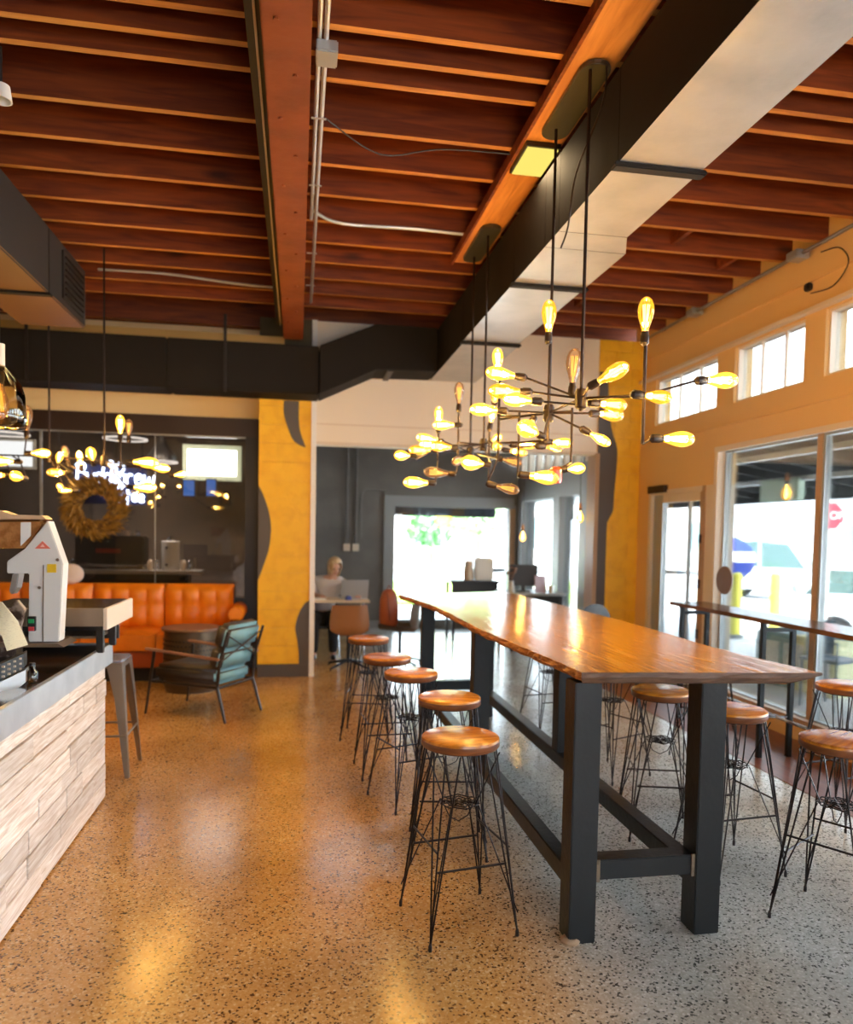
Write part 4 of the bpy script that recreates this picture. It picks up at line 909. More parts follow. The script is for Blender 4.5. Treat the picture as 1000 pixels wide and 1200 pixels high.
# ================================================================== ARMCHAIR
ac = thing('armchair', 'low metal-framed armchair with pale blue-green leather cushions, seen from behind', 'armchair', (-.79, 6.742, 0), math.radians(58.7))
M_teal = mat('teal_leather', (.19, .40, .45), .38, bump=(14, .3)); M_shl = mat('shaded_leather', (.055, .045, .04), .45, bump=(16, .3))
M_fr = mat('frame_metal', (.07, .06, .055), .35, .8)
for sx in (-1, 1):
    MB().tube([(sx*.27, .41, 0), (sx*.255, .335, .50), (sx*.255, .33, .545)], [.010, .014, .014], 8).build('leg', M_fr, ac, smooth=True)
    MB().tube([(sx*.26, -.41, 0), (sx*.25, -.325, .28), (sx*.25, -.325, .30)], [.011, .016, .016], 8).build('leg', M_fr, ac, smooth=True)
    MB().tube([(sx*.25, -.325, .30), (sx*.25, -.345, .50), (sx*.25, -.43, .76)], .012, 8).build('back_post', M_fr, ac, smooth=True)
    MB().tube([(sx*.25, .36, .285), (sx*.25, -.33, .285)], .012, 8).build('side_rail', M_fr, ac, smooth=True)
    MB().box((sx*.275-.022, -.36, -.010), (sx*.275+.022, .40, .010), Matrix.Translation((0, 0, .545)) @ Matrix.Rotation(math.radians(3.0), 4, 'X')).build('armrest', mat('arm_wood', (.34, .19, .13), .2), ac, bevel=.006)
MB().tube([(-.25, .36, .285), (.25, .36, .285)], .012, 8).build('front_rail', M_fr, ac); MB().tube([(-.25, -.33, .285), (.25, -.33, .285)], .012, 8).build('rear_rail', M_fr, ac)
MB().tube([(-.25, -.352, .50), (.25, -.425, .73)], .006, 6).build('cross_brace', M_fr, ac); MB().tube([(.25, -.352, .50), (-.25, -.425, .73)], .006, 6).build('cross_brace', M_fr, ac)
def soft(name, a, b, M=None, rearcol=True):
    bb = MB().box(a, b, M); o = bb.build(name, [M_shl, M_teal], ac, bevel=.035, seg=4)
    for p in o.data.polygons:
        p.use_smooth = True
        if rearcol and p.normal.y < -.45: p.material_index = 1  # rear faces window-lit teal, the rest shaded: light put into the leather colours
    return o
soft('seat_cushion', (-.235, -.31, .295), (.235, .36, .43))
bk = Matrix.Translation((0, -.255, .43)) @ Matrix.Rotation(math.radians(17), 4, 'X')
soft('back_cushion', (-.235, -.065, .0), (.235, .065, .19), bk); soft('back_cushion', (-.235, -.065, .185), (.235, .065, .40), bk)

# ================================================================== BACK ROOM FURNITURE
sc_ = thing('swivel_chair', 'brown leather shell chair on a star base, back turned, by the seated woman', 'chair', (.60, 8.80, 0))
M_br = mat('brown_leather', (.30, .12, .035), .4, bump=(14, .2))
def shell_chair(t, m):
    b = MB()
    NX = 10; prof = [(-.0, .40), (-.20, .405), (-.24, .44), (-.25, .52), (-.255, .64), (-.27, .76)]
    prof = [(.22, .43)] + prof
    wds = [.20, .22, .22, .225, .23, .22, .20]
    for (off, flip) in ((0, 0), (.018, 1)):
        V = []; F = []
        for j, (y, z) in enumerate(prof):
            for i in range(NX+1):
                s_ = 2*i/NX-1; curve = .07*(abs(s_)**3)
                V.append((s_*wds[j], y + (curve if j > 2 else 0) + (off if j > 2 else 0), z + (curve*.9 if j <= 3 else 0) + (off if j <= 3 else 0)))
        for j in range(len(prof)-1):
            for i in range(NX): a = j*(NX+1)+i; F.append((a, a+1, a+NX+2, a+NX+1))
        b._add(V, F)
    return b.build('seat_shell', m, t, smooth='all')
shell_chair(sc_, M_br)
MB().tube([(0, -.02, .06), (0, -.02, .41)], .02, 12).build('pedestal', M_dark, sc_, smooth=True)
for k in range(4):
    a = PI/4 + PI/2*k; MB().tube([(0, -.02, .10), (.30*math.cos(a), -.02+.30*math.sin(a), .03), (.31*math.cos(a), -.02+.31*math.sin(a), .0)], [.018, .012, .008], 8).build('leg', M_dark, sc_, smooth=True)
s2 = thing('swivel_chair', 'brown shell chair turned sideways holding the rust-coloured bag', 'chair', (1.22, 9.0, 0), math.radians(75))
shell_chair(s2, mat('brown_grey_shell', (.12, .075, .05), .45)); MB().tube([(0, -.02, .06), (0, -.02, .41)], .02, 12).build('pedestal', M_dark, s2, smooth=True)
for k in range(4):
    a = PI/4 + PI/2*k; MB().tube([(0, -.02, .10), (.30*math.cos(a), -.02+.30*math.sin(a), .03), (.31*math.cos(a), -.02+.31*math.sin(a), .0)], [.018, .012, .008], 8).build('leg', M_dark, s2, smooth=True)
bg_ = thing('backpack', 'upright rust-red leather bag standing on the sideways shell chair', 'bag', (1.10, 9.0, .46))
b = MB(); prof = [(.0, 0), (.10, .0), (.125, .04), (.13, .2), (.12, .34), (.09, .42), (.04, .455), (0, .46)]
b.lathe(prof, (0, 0, 0), 20, Matrix.Diagonal((.92, .75, 1)).to_3x3()).build('bag_body', mat('rust_leather', (.34, .085, .035), .4, bump=(9, .6)), bg_, smooth='all')
MB().tube(smoothpts([(-.03, -.08, .40), (-.02, -.115, .25), (.0, -.11, .08)], 4), .012, 6).build('strap', mat('bag_strap', (.20, .045, .02), .45), bg_, smooth=True)
MB().tube(smoothpts([(-.03, 0, .45), (0, 0, .50), (.03, 0, .45)], 4), .007, 6).build('handle', MATS['bag_strap'], bg_, smooth=True)
tb1 = thing('cafe_table', 'pale square cafe table under the open laptop', 'table', (.50, 9.42, 0))
bx('table_top', (-.50, -.30, .735), (.38, .30, .765), M_lframe, tb1, bevel=.004)
for (x, y) in ((-.44, -.25), (.32, -.25), (-.44, .25), (.32, .25)): MB().tube([(x, y, 0), (x, y, .735)], .012, 8).build('leg', M_chrome, tb1)
lt = thing('laptop', 'open silver laptop with its lid back towards the camera', 'laptop', (.70, 9.34, .766), math.radians(6))
bx('keyboard_deck', (-.17, -.02, 0), (.17, .22, .014), M_silver, lt, bevel=.003)
MB().box((-.17, -.006, 0), (.17, .004, .235), Matrix.Translation((0, -.022, .012)) @ Matrix.Rotation(math.radians(14), 4, 'X')).build('screen_lid', mat('laptop_silver', (.42, .44, .48), .35, .3), lt, bevel=.003)
cu = MB().lathe([(0, 0), (.04, 0), (.045, .012), (.03, .05), (0, .055)], n=14).build('blue_cup', mat('blue_ceramic', (.08, .12, .45), .3), smooth=True); cu.location = (.62, 9.18, .766); tag(cu, 'small blue object in front of the laptop lid', 'cup')
pb = MB().box((-.13, -.09, 0), (.13, .09, .018)).build('papers', MATS['white_paper']); pb.location = (.22, 9.25, .766); tag(pb, 'white papers on the cafe table beside the woman', 'paper')

# seated woman
wm = thing('person', 'blonde woman in a white shirt leaning over a laptop at the cafe table', 'person', (.33, 9.72, 0), 0)
def skinmesh(name, verts, edges, radii, m, parent, root=0, sub=2):
    me = bpy.data.meshes.new(name); me.from_pydata(verts, edges, []); me.materials.append(m)
    o = bpy.data.objects.new(name, me); C.objects.link(o); o.parent = parent
    md = o.modifiers.new('skin', 'SKIN'); md.use_smooth_shade = True
    for i, r in enumerate(radii):
        sv = me.skin_vertices[0].data[i] if me.skin_vertices else None
        if sv: sv.radius = (r, r) if not isinstance(r, tuple) else r
    if me.skin_vertices: me.skin_vertices[0].data[root].use_root = True
    ss = o.modifiers.new('sub', 'SUBSURF'); ss.levels = sub; ss.render_levels = sub
    return o
def ensure_skin(name, verts, edges, radii, m, parent, root=0, sub=2):
    me = bpy.data.meshes.new(name); bm = bmesh.new(); lay = bm.verts.layers.skin.verify()
    vv = [bm.verts.new(v) for v in verts]
    for i, v in enumerate(vv):
        r = radii[i]; v[lay].radius = r if isinstance(r, tuple) else (r, r); v[lay].use_root = (i == root)
    for a, b2 in edges: bm.edges.new((vv[a], vv[b2]))
    bm.to_mesh(me); bm.free(); me.materials.append(m)
    o = bpy.data.objects.new(name, me); C.objects.link(o); o.parent = parent
    md = o.modifiers.new('skin', 'SKIN'); md.use_smooth_shade = True
    ss = o.modifiers.new('sub', 'SUBSURF'); ss.levels = sub; ss.render_levels = sub
    return o
skin_m = mat('skin', (.62, .36, .26), .5)
# skeleton: pelvis, spine, neck, head, arms with hands, legs with feet (she faces -y and slightly +x)
V_ = [(0, .10, .50), (.02, .05, .66), (.05, -.02, .82), (.08, -.09, .95), (.105, -.14, 1.03), (.12, -.17, 1.09), (.13, -.185, 1.15), (.135, -.18, 1.205)]
R_ = [(.15, .12), (.125, .10), (.135, .10), (.14, .085), (.05, .05), (.062, .066), (.078, .088), (.062, .074)]
E_ = [(i, i+1) for i in range(7)]
def chain(pts, rs, start):
    i = start
    for p, r in zip(pts, rs):
        V_.append(p); R_.append(r); E_.append((i, len(V_)-1)); i = len(V_)-1
    return i
for sx in (-1, 1):
    if sx < 0: w_ = chain([(-.10, -.05, .955), (-.16, -.10, .80), (-.08, -.32, .800), (-.02, -.40, .795)], [.052, .043, .03, .026], 3)
    else: w_ = chain([(.25, -.12, .945), (.33, -.18, .79), (.40, -.34, .800), (.42, -.40, .795)], [.052, .043, .03, .026], 3)
    base = Vector(V_[w_])
    for k in range(4):
        off = Vector(((k-1.5)*.018, -.035, .004)); L_ = (.028, .034, .032, .024)[k]
        chain([tuple(base + off), tuple(base + off + Vector((0, -L_, -.004))), tuple(base + off + Vector((0, -L_*1.8, -.016)))], [.0095, .0085, .007], w_)
    chain([tuple(base + Vector((-sx*.03, -.012, 0))), tuple(base + Vector((-sx*.042, -.04, -.008)))], [.011, .009], w_)
    chain([(sx*.10, .06, .47), (sx*.12, -.32, .49), (sx*.12, -.34, .12), (sx*.12, -.36, .05), (sx*.13, -.50, .03)], [.095, .062, .045, .035, .03], 0)
bd = ensure_skin('body', V_, E_, R_, skin_m, wm, 0, 2)
sh_v = [(0, .10, .56), (.02, .05, .67), (.05, -.02, .82), (.08, -.085, .945), (.095, -.12, .99), (-.10, -.05, .955), (-.16, -.10, .80), (-.10, -.26, .80), (.25, -.12, .945), (.33, -.18, .79), (.385, -.30, .80)]
ensure_skin('shirt', sh_v, [(0, 1), (1, 2), (2, 3), (3, 4), (3, 5), (5, 6), (6, 7), (3, 8), (8, 9), (9, 10)], [(.165, .135), (.15, .12), (.155, .12), (.175, .115), (.105, .095), .085, .066, .050, .085, .066, .050], mat('white_shirt', (.66, .62, .62), .8, bump=(9, .6)), wm)
ensure_skin('trousers', [(0, .10, .52), (-.10, .06, .475), (-.12, -.33, .49), (-.12, -.355, .075), (.10, .06, .475), (.12, -.33, .49), (.12, -.355, .075)], [(0, 1), (1, 2), (2, 3), (0, 4), (4, 5), (5, 6)], [(.16, .13), .11, .078, .055, .11, .078, .055], mat('black_trousers', (.012, .013, .018), .8), wm)
hd_ = MB()
hp = [(0, .115), (.05, .108), (.082, .075), (.094, .02), (.09, -.04), (.078, -.10), (.06, -.145), (.03, -.15)]
hair = MB().lathe(hp, (0, 0, 0), 24, Matrix.Diagonal((1, 1.12, 1)).to_3x3())
hair.v = [tuple(Vector(p)) for p in hair.v]; keep = []
for f, mi_ in zip(hair.f, hair.mi):
    c = sum((Vector(hair.v[i]) for i in f), Vector())/len(f)
    ang = math.atan2(c.y, c.x)
    if c.z < .055 and -PI/2-.75+.3 < ang < -PI/2+.75+.35: continue
    keep.append(f)
hair.f = keep; hair.mi = [0]*len(keep)
ho = hair.build('hair', mat('blonde_hair', (.42, .25, .11), .5, var=(9, (.66, .50, .30), .4, .6, (6, 6, 1))), wm, smooth='all'); sd = ho.modifiers.new('sol', 'SOLIDIFY'); sd.thickness = .014; ho.location = (.135, -.165, 1.165); ho.rotation_euler = (math.radians(22), 0, math.radians(15))
fc = MB()
hc = Vector((.135, -.19, 1.155))
fdir = Matrix.Rotation(math.radians(15), 3, 'Z') @ Matrix.Rotation(math.radians(25), 3, 'X')
def F3(x, y, z): return hc + fdir @ Vector((x, y, z))
MB().tube([F3(0, -.08, .02), F3(0, -.105, -.02), F3(0, -.095, -.03)], [.008, .013, .008], 8).build('nose', skin_m, wm, smooth='all')
for s_ in (-1, 1): MB().ball(F3(s_*.03, -.078, .012), .010, 6).build('eye', M_blackf, wm, smooth='all')
MB().tube([F3(-.022, -.083, -.052), F3(0, -.092, -.054), F3(.022, -.083, -.052)], .006, 6).build('mouth', mat('lips', (.5, .15, .13), .5), wm, smooth='all')
for s_ in (-1, 1): MB().ball(F3(s_*.078, -.01, 0), .016, 6, (.4, 1, 1.5)).build('ear', skin_m, wm, smooth='all')
for s_ in (-1, 1): MB().ball((s_*.125, -.42, .038), .045, 8, (.85, 2.0, .8)).build('shoe', M_black, wm, smooth='all')
wch = thing('side_chair', 'dark chair under the seated woman', 'chair', (.33, 9.80, 0))
bx('seat', (-.21, -.22, .36), (.21, .22, .385), M_black, wch, bevel=.008); bx('backrest', (-.2, .24, .55), (.2, .265, .85), M_black, wch, bevel=.008)
for (x, y) in ((-.19, -.2), (.19, -.2), (-.19, .2), (.19, .2)): MB().tube([(x, y, .36), (x*1.12, y*1.15, 0)], .011, 8).build('leg', M_chrome, wch)
for x in (-.17, .17): MB().tube([(x, .215, .37), (x, .25, .56)], .01, 6).build('back_post', M_chrome, wch)

def table_obj(name, lab, x0, x1, y0, y1, h, mt, ml):
    t = thing(name, lab, 'table', ((x0+x1)/2, (y0+y1)/2, 0)); a, c = (x1-x0)/2, (y1-y0)/2
    bx('table_top', (-a, -c, h-.035), (a, c, h), mt, t, bevel=.004)
    bx('modesty_panel', (-a+.03, -c+.05, h-.19), (a-.03, -c+.08, h-.036), ml, t)
    for sx in (-1, 1):
        for sy in (-1, 1): bx('leg', (sx*(a-.06)-.02, sy*(c-.06)-.02, 0), (sx*(a-.06)+.02, sy*(c-.06)+.02, h-.036), ml, t)
    return t
table_obj('display_table', 'black table before the rear window carrying the white box', 2.25, 3.02, 10.9, 11.5, .90, M_black, M_black)
table_obj('display_table', 'grey-topped table with black front near the back room side wall', 2.85, 3.66, 9.85, 10.6, .80, M_alu, M_black)
wbx = thing('display_box', 'white boxy cooler with a round top piece on the black table', 'box', (2.75, 11.1, .902))
bx('box_body', (-.12, -.15, 0), (.17, .15, .34), M_whiteplastic, wbx, bevel=.02); MB().lathe([(0, 0), (.07, 0), (.08, .1), (.06, .28), (.03, .3), (0, .3)], (-.20, -.05, 0), 16).build('jug', M_lframe, wbx, smooth=True)
mo = thing('monitor', 'black monitor standing on the grey-topped table', 'monitor', (3.15, 10.2, .801), math.radians(-12))
bx('screen', (-.2, -.02, .08), (.2, .02, .38), M_black, mo, bevel=.01); bx('stand', (-.03, -.01, 0), (.03, .01, .09), M_black, mo); bx('foot', (-.1, -.08, 0), (.1, .08, .012), M_black, mo)
pk = MB().box((-.09, -.008, 0), (.09, .008, .24), Matrix.Rotation(math.radians(-12), 4, 'X') @ Matrix.Rotation(.25, 4, 'Z')).build('menu_board', mat('pinkish_card', (.42, .30, .33), .6), bevel=.003); pk.location = (3.33, 9.95, .803); tag(pk, 'leaning dusky pink card in front of the black monitor', 'card')
vs_ = thing('flower_vase', 'white vase of brown dried flowers beside the monitor', 'vase', (2.92, 10.0, .801))
MB().lathe([(0, 0), (.035, 0), (.045, .06), (.03, .14), (.035, .16), (0, .16)], n=16).build('vase', M_whiteplastic, vs_, smooth=True)
b = MB(); rq = random.Random(4)
for k in range(9):
    a = rq.uniform(0, 6.28); q = (.06*math.cos(a), .06*math.sin(a), .25+rq.uniform(0, .1)); b.tube([(0, 0, .15), q], .003, 5); b.ball(q, .022, 5)
b.build('blooms', mat('dried_flower', (.20, .11, .07), .8), vs_)
cpw = MB().lathe([(0, 0), (.035, 0), (.042, .10), (.044, .10), (.044, .105), (0, .105)], n=14).build('paper_cup', M_whiteplastic, smooth=True); cpw.location = (3.48, 9.95, .801); tag(cpw, 'white paper cup on the grey-topped table', 'cup')
bcr = thing('side_chair', 'black rounded-back chair against the pilaster beyond the long table', 'chair', (3.05, 7.75, 0), math.radians(20))
V2 = []; 
for k in range(13):
    a = PI*k/12; V2.append((.24*math.cos(a), -.22 - .0, .62 + .26*math.sin(a)**.8))
MB().prism([(p[0], p[2]) for p in V2] + [(-.22, .50), (.22, .50)], -.235, -.215, 'y').build('backrest', M_black, bcr, bevel=.006)
MB().lathe([(0, .44), (.20, .44), (.21, .455), (.20, .47), (0, .47)], n=24).build('seat', M_black, bcr, smooth=True)
for (x, y) in ((-.15, -.15), (.15, -.15), (-.15, .15), (.15, .15)): MB().tube([(x, y, .44), (x*1.3, y*1.3, 0)], .012, 8).build('leg', M_black, bcr)
for x in (-.15, .15): MB().tube([(x, -.16, .45), (x, -.225, .55)], .01, 6).build('back_post', M_black, bcr)

# ================================================================== STOREROOM BEHIND THE DARK GLASS
blu = emis('neon_white', (.55, .70, 1.0), 11.0)
ne = thing('neon_sign', 'white-blue glowing handwritten neon sign behind the wreath', 'sign')
YN = 9.25
def P_(u, v): p = aty(u, v, YN); return p
def stroke(pts, r=.011): return [P_(u, v) for u, v in pts]
# script capitals and letters, local grid: x right, y up (0..1 = x-height .55)
GL = {'B': [[(.05, 0), (.12, 1.0)], [(.0, .85), (.25, 1.05), (.5, .9), (.42, .62), (.15, .52)], [(.15, .52), (.5, .45), (.55, .15), (.3, -.03), (.0, .05)]],
 'u': [[(0, .5), (.02, .12), (.18, 0), (.36, .2), (.40, .5)], [(.40, .5), (.40, .1), (.52, .02)]],
 'd': [[(.36, .42), (.15, .5), (0, .25), (.12, .0), (.36, .2)], [(.46, 1.05), (.38, .2), (.52, .0)]],
 'y': [[(0, .5), (.05, .15), (.2, .08), (.36, .45)], [(.38, .5), (.30, -.2), (.10, -.5), (-.05, -.3)]],
 'r': [[(0, .5), (.06, 0)], [(.05, .3), (.2, .5), (.34, .45)]],
 'e': [[(.04, .25), (.34, .32), (.24, .52), (.04, .4), (.06, .08), (.22, 0), (.40, .12)]],
 'w': [[(0, .5), (.06, .05), (.22, .12), (.28, .4)], [(.28, .4), (.30, .05), (.46, .08), (.56, .5)]],
 'C': [[(.5, .8), (.3, 1.0), (.05, .7), (.03, .25), (.22, 0), (.5, .15)]],
 'o': [[(.2, .5), (.02, .25), (.18, 0), (.38, .22), (.2, .5), (.42, .42)]],
 'f': [[(.38, .95), (.22, 1.0), (.14, .5), (.10, -.4), (.0, -.5)], [(0, .45), (.32, .5)]]}
def write(word, u, v, h, slope, parent):
    x = 0
    for ch in word:
        if ch == ' ': x += .35; continue
        g = MB()
        for st_ in GL[ch]:
            g.tube(smoothpts([P_(u + (x+a)*h, v - c*h + slope*(x+a)*h) for a, c in st_], 4), .013, 6)
        g.build('neon_letter', blu, parent); x += (.62 if ch in 'BC' else .48)
write('Buddy', 89, 563, 21, .07, ne); write('Brew', 134, 566, 22, .05, ne); write('Coffee', 122, 583, 16, .12, ne)
MB().ball(P_(130, 543), .035, 8).build('neon_dot', blu, ne)
for (u0, u1, v0, v1) in ((88, 172, 546, 590),):
    a = aty(u0, v1, YN+.05); c = aty(u1, v0, YN+.05); bx('backing', (a.x, YN+.03, a.z), (c.x, YN+.05, c.z), mat('navy_panel', (.01, .015, .06), .5), ne)
a = aty(88, 590, YN)
MB().tube([(-2.72, YN+.04, 2.5), (-2.72, YN+.04, ZC)], .004, 6).build('hanging_wire', M_black, ne)
nl = bpy.data.lights.new('neon_light', 'AREA'); nl.size = .5; nl.energy = 3; nl.color = (.5, .65, 1); no = bpy.data.objects.new('neon_light', nl); C.objects.link(no); no.parent = ne
no.location = P_(130, 560) + Vector((0, .08, 0)); no.rotation_euler = (math.radians(-90), 0, 0)
# wreath on the glass
cw_ = aty(113, 595, YW-.05); wth = thing('wreath', 'bushy golden-brown dried wreath hanging on the dark window', 'wreath', (cw_.x, YW-.09, cw_.z))
MB().tube([(.20*math.cos(2*PI*k/24), 0, .20*math.sin(2*PI*k/24)) for k in range(25)], .05, 8, False).build('ring', mat('wreath_stem', (.12, .06, .015), .8), wth)
b = MB(); rq = random.Random(8)
for k in range(2200):
    a = rq.uniform(0, 2*PI); R0 = rq.uniform(.13, .29); c = Vector((R0*math.cos(a), rq.uniform(-.07, .04), R0*math.sin(a)))
    d = Vector((math.cos(a+rq.uniform(.2, 1.3)), rq.uniform(-.5, .15), math.sin(a+rq.uniform(.2, 1.3)))).normalized(); L_ = rq.uniform(.07, .15) if R0 > .2 else .05
    s_ = d.orthogonal().normalized()*rq.uniform(.008, .014); s_.rotate(Matrix.Rotation(rq.uniform(0, 6), 3, d))
    b._add([c, c + d*L_*.5 + s_, c + d*L_, c + d*L_*.5 - s_], [(0, 1, 2, 3)])
b.build('foliage', mat('wreath_leaf', (.36, .20, .03), .7, var=(14, (.16, .085, .012), .4, .65)), wth, kind='stuff')
# pendant domes and lit screens
for (u, v, y, r, lab) in ((190, 541, 10.0, .19, 'black dome pendant with white rim right of the neon sign'), (147, 514, 10.3, .27, 'black dome pendant with white rim above the neon sign'), (6, 508, 9.6, .26, 'dome pendant with bright rim above the left lit panel')):
    p = aty(u, v, y); t = thing('dome_lamp', lab, 'lamp', tuple(p))
    MB().lathe([(r, 0), (r*.96, .06), (r*.6, .16), (.06, .22), (.05, .30), (0, .30)], n=28).build('shade', M_black, t, smooth=True)
    MB().lathe([(r*.90, .004), (r*1.02, .004), (r*1.02, -.016), (r*.90, -.016), (r*.90, .004)], n=28).build('rim', emis('lamp_rim', (1, .95, .88), 1.3), t); MB().tube([(0, 0, .3), (0, 0, ZC-p.z)], .006, 6).build('rod', M_black, t)
    dl = bpy.data.lights.new('dome_light', 'POINT'); dl.energy = 22; dl.color = (1, .88, .72); dl.shadow_soft_size = .08; do_ = bpy.data.objects.new('dome_light', dl); C.objects.link(do_); do_.parent = t; do_.location = (0, 0, .06)
def panel(name, lab, u0, v0, u1, v1, y, fm, em, fr=.03):
    a = aty(u0, v1, y); c = aty(u1, v0, y); t = thing(name, lab, 'panel', (0, 0, 0))
    bx('frame', (a.x, y, a.z), (c.x, y+.06, c.z), fm, t); bx('screen', (a.x+fr, y-.006, a.z+fr), (c.x-fr, y-.0005, c.z-fr), em, t)
    for x in (a.x+.03, c.x-.03): MB().tube([(x, y+.075, a.z), (x, y+.075, ZC)], .004, 5).build('hanger', M_black, t)
    return t
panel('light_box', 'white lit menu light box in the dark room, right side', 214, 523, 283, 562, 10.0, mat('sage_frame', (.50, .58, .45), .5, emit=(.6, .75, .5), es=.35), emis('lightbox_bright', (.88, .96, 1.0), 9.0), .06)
panel('light_box', 'white lit panel at the left edge behind the hanging bulbs', -20, 515, 41, 548, 9.9, mat('sage_frame2', (.45, .45, .4), .5), emis('lightbox_white', (.88, .96, 1.0), 1.6))
panel('screen', 'left small blue glowing screen under the light box', 214, 562, 229, 582, 9.95, M_black, emis('screen_blue', (.10, .25, .75), .8), .012)
panel('screen', 'right small blue glowing screen under the light box', 241, 561, 254, 582, 9.95, M_black, emis('screen_blue', (.10, .25, .75), .8), .012)
slp = thing('fill_lamp', 'unseen added fill lamp behind the window head in the dark room', 'lamp', (-1.8, 9.14, 2.95))  # added lamp, out of sight, brightens the gear on the shelf
bx('housing', (-.9, -.04, 0), (.9, .04, .05), M_whiteplastic, slp); MB().tube([(-.8, 0, .05), (-.8, 0, ZC-2.95)], .004, 6).build('rod', M_black, slp); MB().tube([(.8, 0, .05), (.8, 0, ZC-2.95)], .004, 6).build('rod', M_black, slp)  # housing and rods of the added fill lamp
sll = bpy.data.lights.new('fill_light', 'AREA'); sll.shape = 'RECTANGLE'; sll.size = 1.8; sll.size_y = .06; sll.energy = 55; sll.color = (1, .9, .78)
slo = bpy.data.objects.new('fill_light', sll); C.objects.link(slo); slo.parent = slp; slo.location = (0, 0, -.01)
# shelf with coffee gear
a = aty(60, 676, 9.2); c = aty(236, 669, 9.2)
cs = thing('display_shelf', 'pale narrow counter shelf behind the dark glass carrying coffee gear', 'shelf', (0, 0, 0)); zs = c.z
bx('shelf_board', (a.x, 9.1, zs-.04), (c.x, 9.5, zs), mat('pale_counter', (.45, .43, .40), .4), cs)
bx('cabinet', (a.x+.1, 9.2, 0), (c.x-.15, 9.48, zs-.041), M_black, cs)
ur = thing('coffee_urn', 'white cylindrical dispenser with two dark knobs on the shelf', 'urn', tuple(Vector((aty(200, 668, 9.25).x, 9.25, zs))))
MB().lathe([(0, 0), (.10, 0), (.104, .01), (.104, .34), (.095, .35), (0, .35)], n=28).build('body', M_whiteplastic, ur, smooth=True)
for z in (.07, .27): MB().ball((-.03, -.108, z), .018, 6).build('knob', M_black, ur)
MB().lathe([(0, .35), (.05, .35), (.03, .40), (0, .41)], n=12).build('lid', M_chrome, ur, smooth=True)
em_ = thing('espresso_machine', 'long black espresso machine with red trim on the shelf', 'machine', tuple(Vector((aty(132, 668, 9.3).x, 9.3, zs))))
bx('body', (-.38, -.14, .07), (.38, .15, .40), M_black, em_, bevel=.02); bx('drip_tray', (-.37, -.16, .015), (.37, .12, .045), M_chrome, em_); bx('badge_strip', (-.15, -.148, .20), (.12, -.142, .25), mat('dark_red', (.30, .03, .015), .4), em_)
for x in (-.33, .33): bx('foot', (x-.02, -.1, 0), (x+.02, .1, .07), M_chrome, em_)
for k in range(6): MB().lathe([(0, 0), (.03, 0), (.038, .06), (0, .06)], (-.32+.12*k, 0, .401), 10).build('cup', M_chrome if k % 2 else M_lframe, em_, smooth=True)
for k, u in enumerate((72, 85, 176, 184, 215, 223)):
    p = aty(u, 668, 9.2); o = MB().lathe([(0, 0), (.03, 0), (.036, .07), (.03, .11), (.012, .13), (0, .13)], n=12).build('jar', M_chrome if k % 2 else M_lframe, smooth=True); o.location = (p.x, 9.2, zs)
    tag(o, ['leftmost small white jar on the storeroom shelf', 'small steel jar at the left on the storeroom shelf', 'white jar just left of the white dispenser', 'steel jar touching the left of the white dispenser', 'white jar just right of the white dispenser', 'steel jar at the right end of the storeroom shelf'][k], 'jar', 'small jars on the storeroom shelf')

# ================================================================== OUTSIDE
gnd = bx('ground', (-30, YR+.25, -.14), (8.2, 60, -.04), M_street); g5 = bx('road', (8.21, YR+.25, -.40), (60, 60, -.31), M_street); tag(g5, 'sunken road farther off', kind='structure'); tag(gnd, 'bright street surface', kind='structure')
g2 = bx('pavement', (XR+.19, -20, -.14), (8.2, YR+.24, -.04), M_street); g4 = bx('road', (8.21, -20, -.40), (60, YR+.24, -.31), M_street); tag(g4, 'sunken road beyond the kerb', kind='structure'); tag(g2, 'bright pavement outside the shop windows', kind='structure')
g3 = bx('ground', (-30, -25, -.14), (XR+.18, YF-.25, -.04), M_street); tag(g3, 'bright ground before the shop front', kind='structure')
aw = thing('awning', 'dark timber awning with pale beams over the pavement', 'awning', (0, 0, 0))
dkr = mat('awning_dark', (.006, .007, .010), .8, spec=.2); plb = mat('awning_beam', (.55, .56, .58), .5)
MB().prism([(XR+.2, 2.78), (7.1, 2.34), (7.1, 2.40), (XR+.2, 2.84)], -4, 14.5, 'y').build('roof_panel', dkr, aw)
bx('fascia', (7.05, -4, 2.16), (7.12, 14.5, 2.42), dkr, aw)
y = -3.5
while y < 14.4:
    MB().prism([(XR+.2, 2.66), (7.04, 2.24), (7.04, 2.33), (XR+.2, 2.77)], y, y+.07, 'y').build('rafter', plb if random.random() < .22 else dkr, aw); y += .62
for x in (5.0, 6.0): bx('purlin', (x, -4, 2.72-(x-4.1)*.147-.12), (x+.08, 14.5, 2.72-(x-4.1)*.147-.06), plb, aw)
for y in (-1, 4.6, 13.6): MB().tube([(7.0, y, -.04), (7.0, y, 2.2)], .045, 10).build('post', M_greyl, aw)
hs_ = thing('hanging_sign', 'pale green boxed sign hanging under the awning', 'sign', (6.0, 8.6, 2.09))
bx('sign_box', (-.05, -.38, 0), (.05, .38, .27), mat('sign_green', (.50, .62, .50), .5), hs_, bevel=.01); bx('sign_face', (-.056, -.33, .03), (-.0505, .33, .24), mat('sign_face', (.62, .74, .62), .4), hs_)
for y in (-.3, .3): MB().tube([(0, y, .27), (0, y, .42)], .008, 6).build('hanger', M_black, hs_)
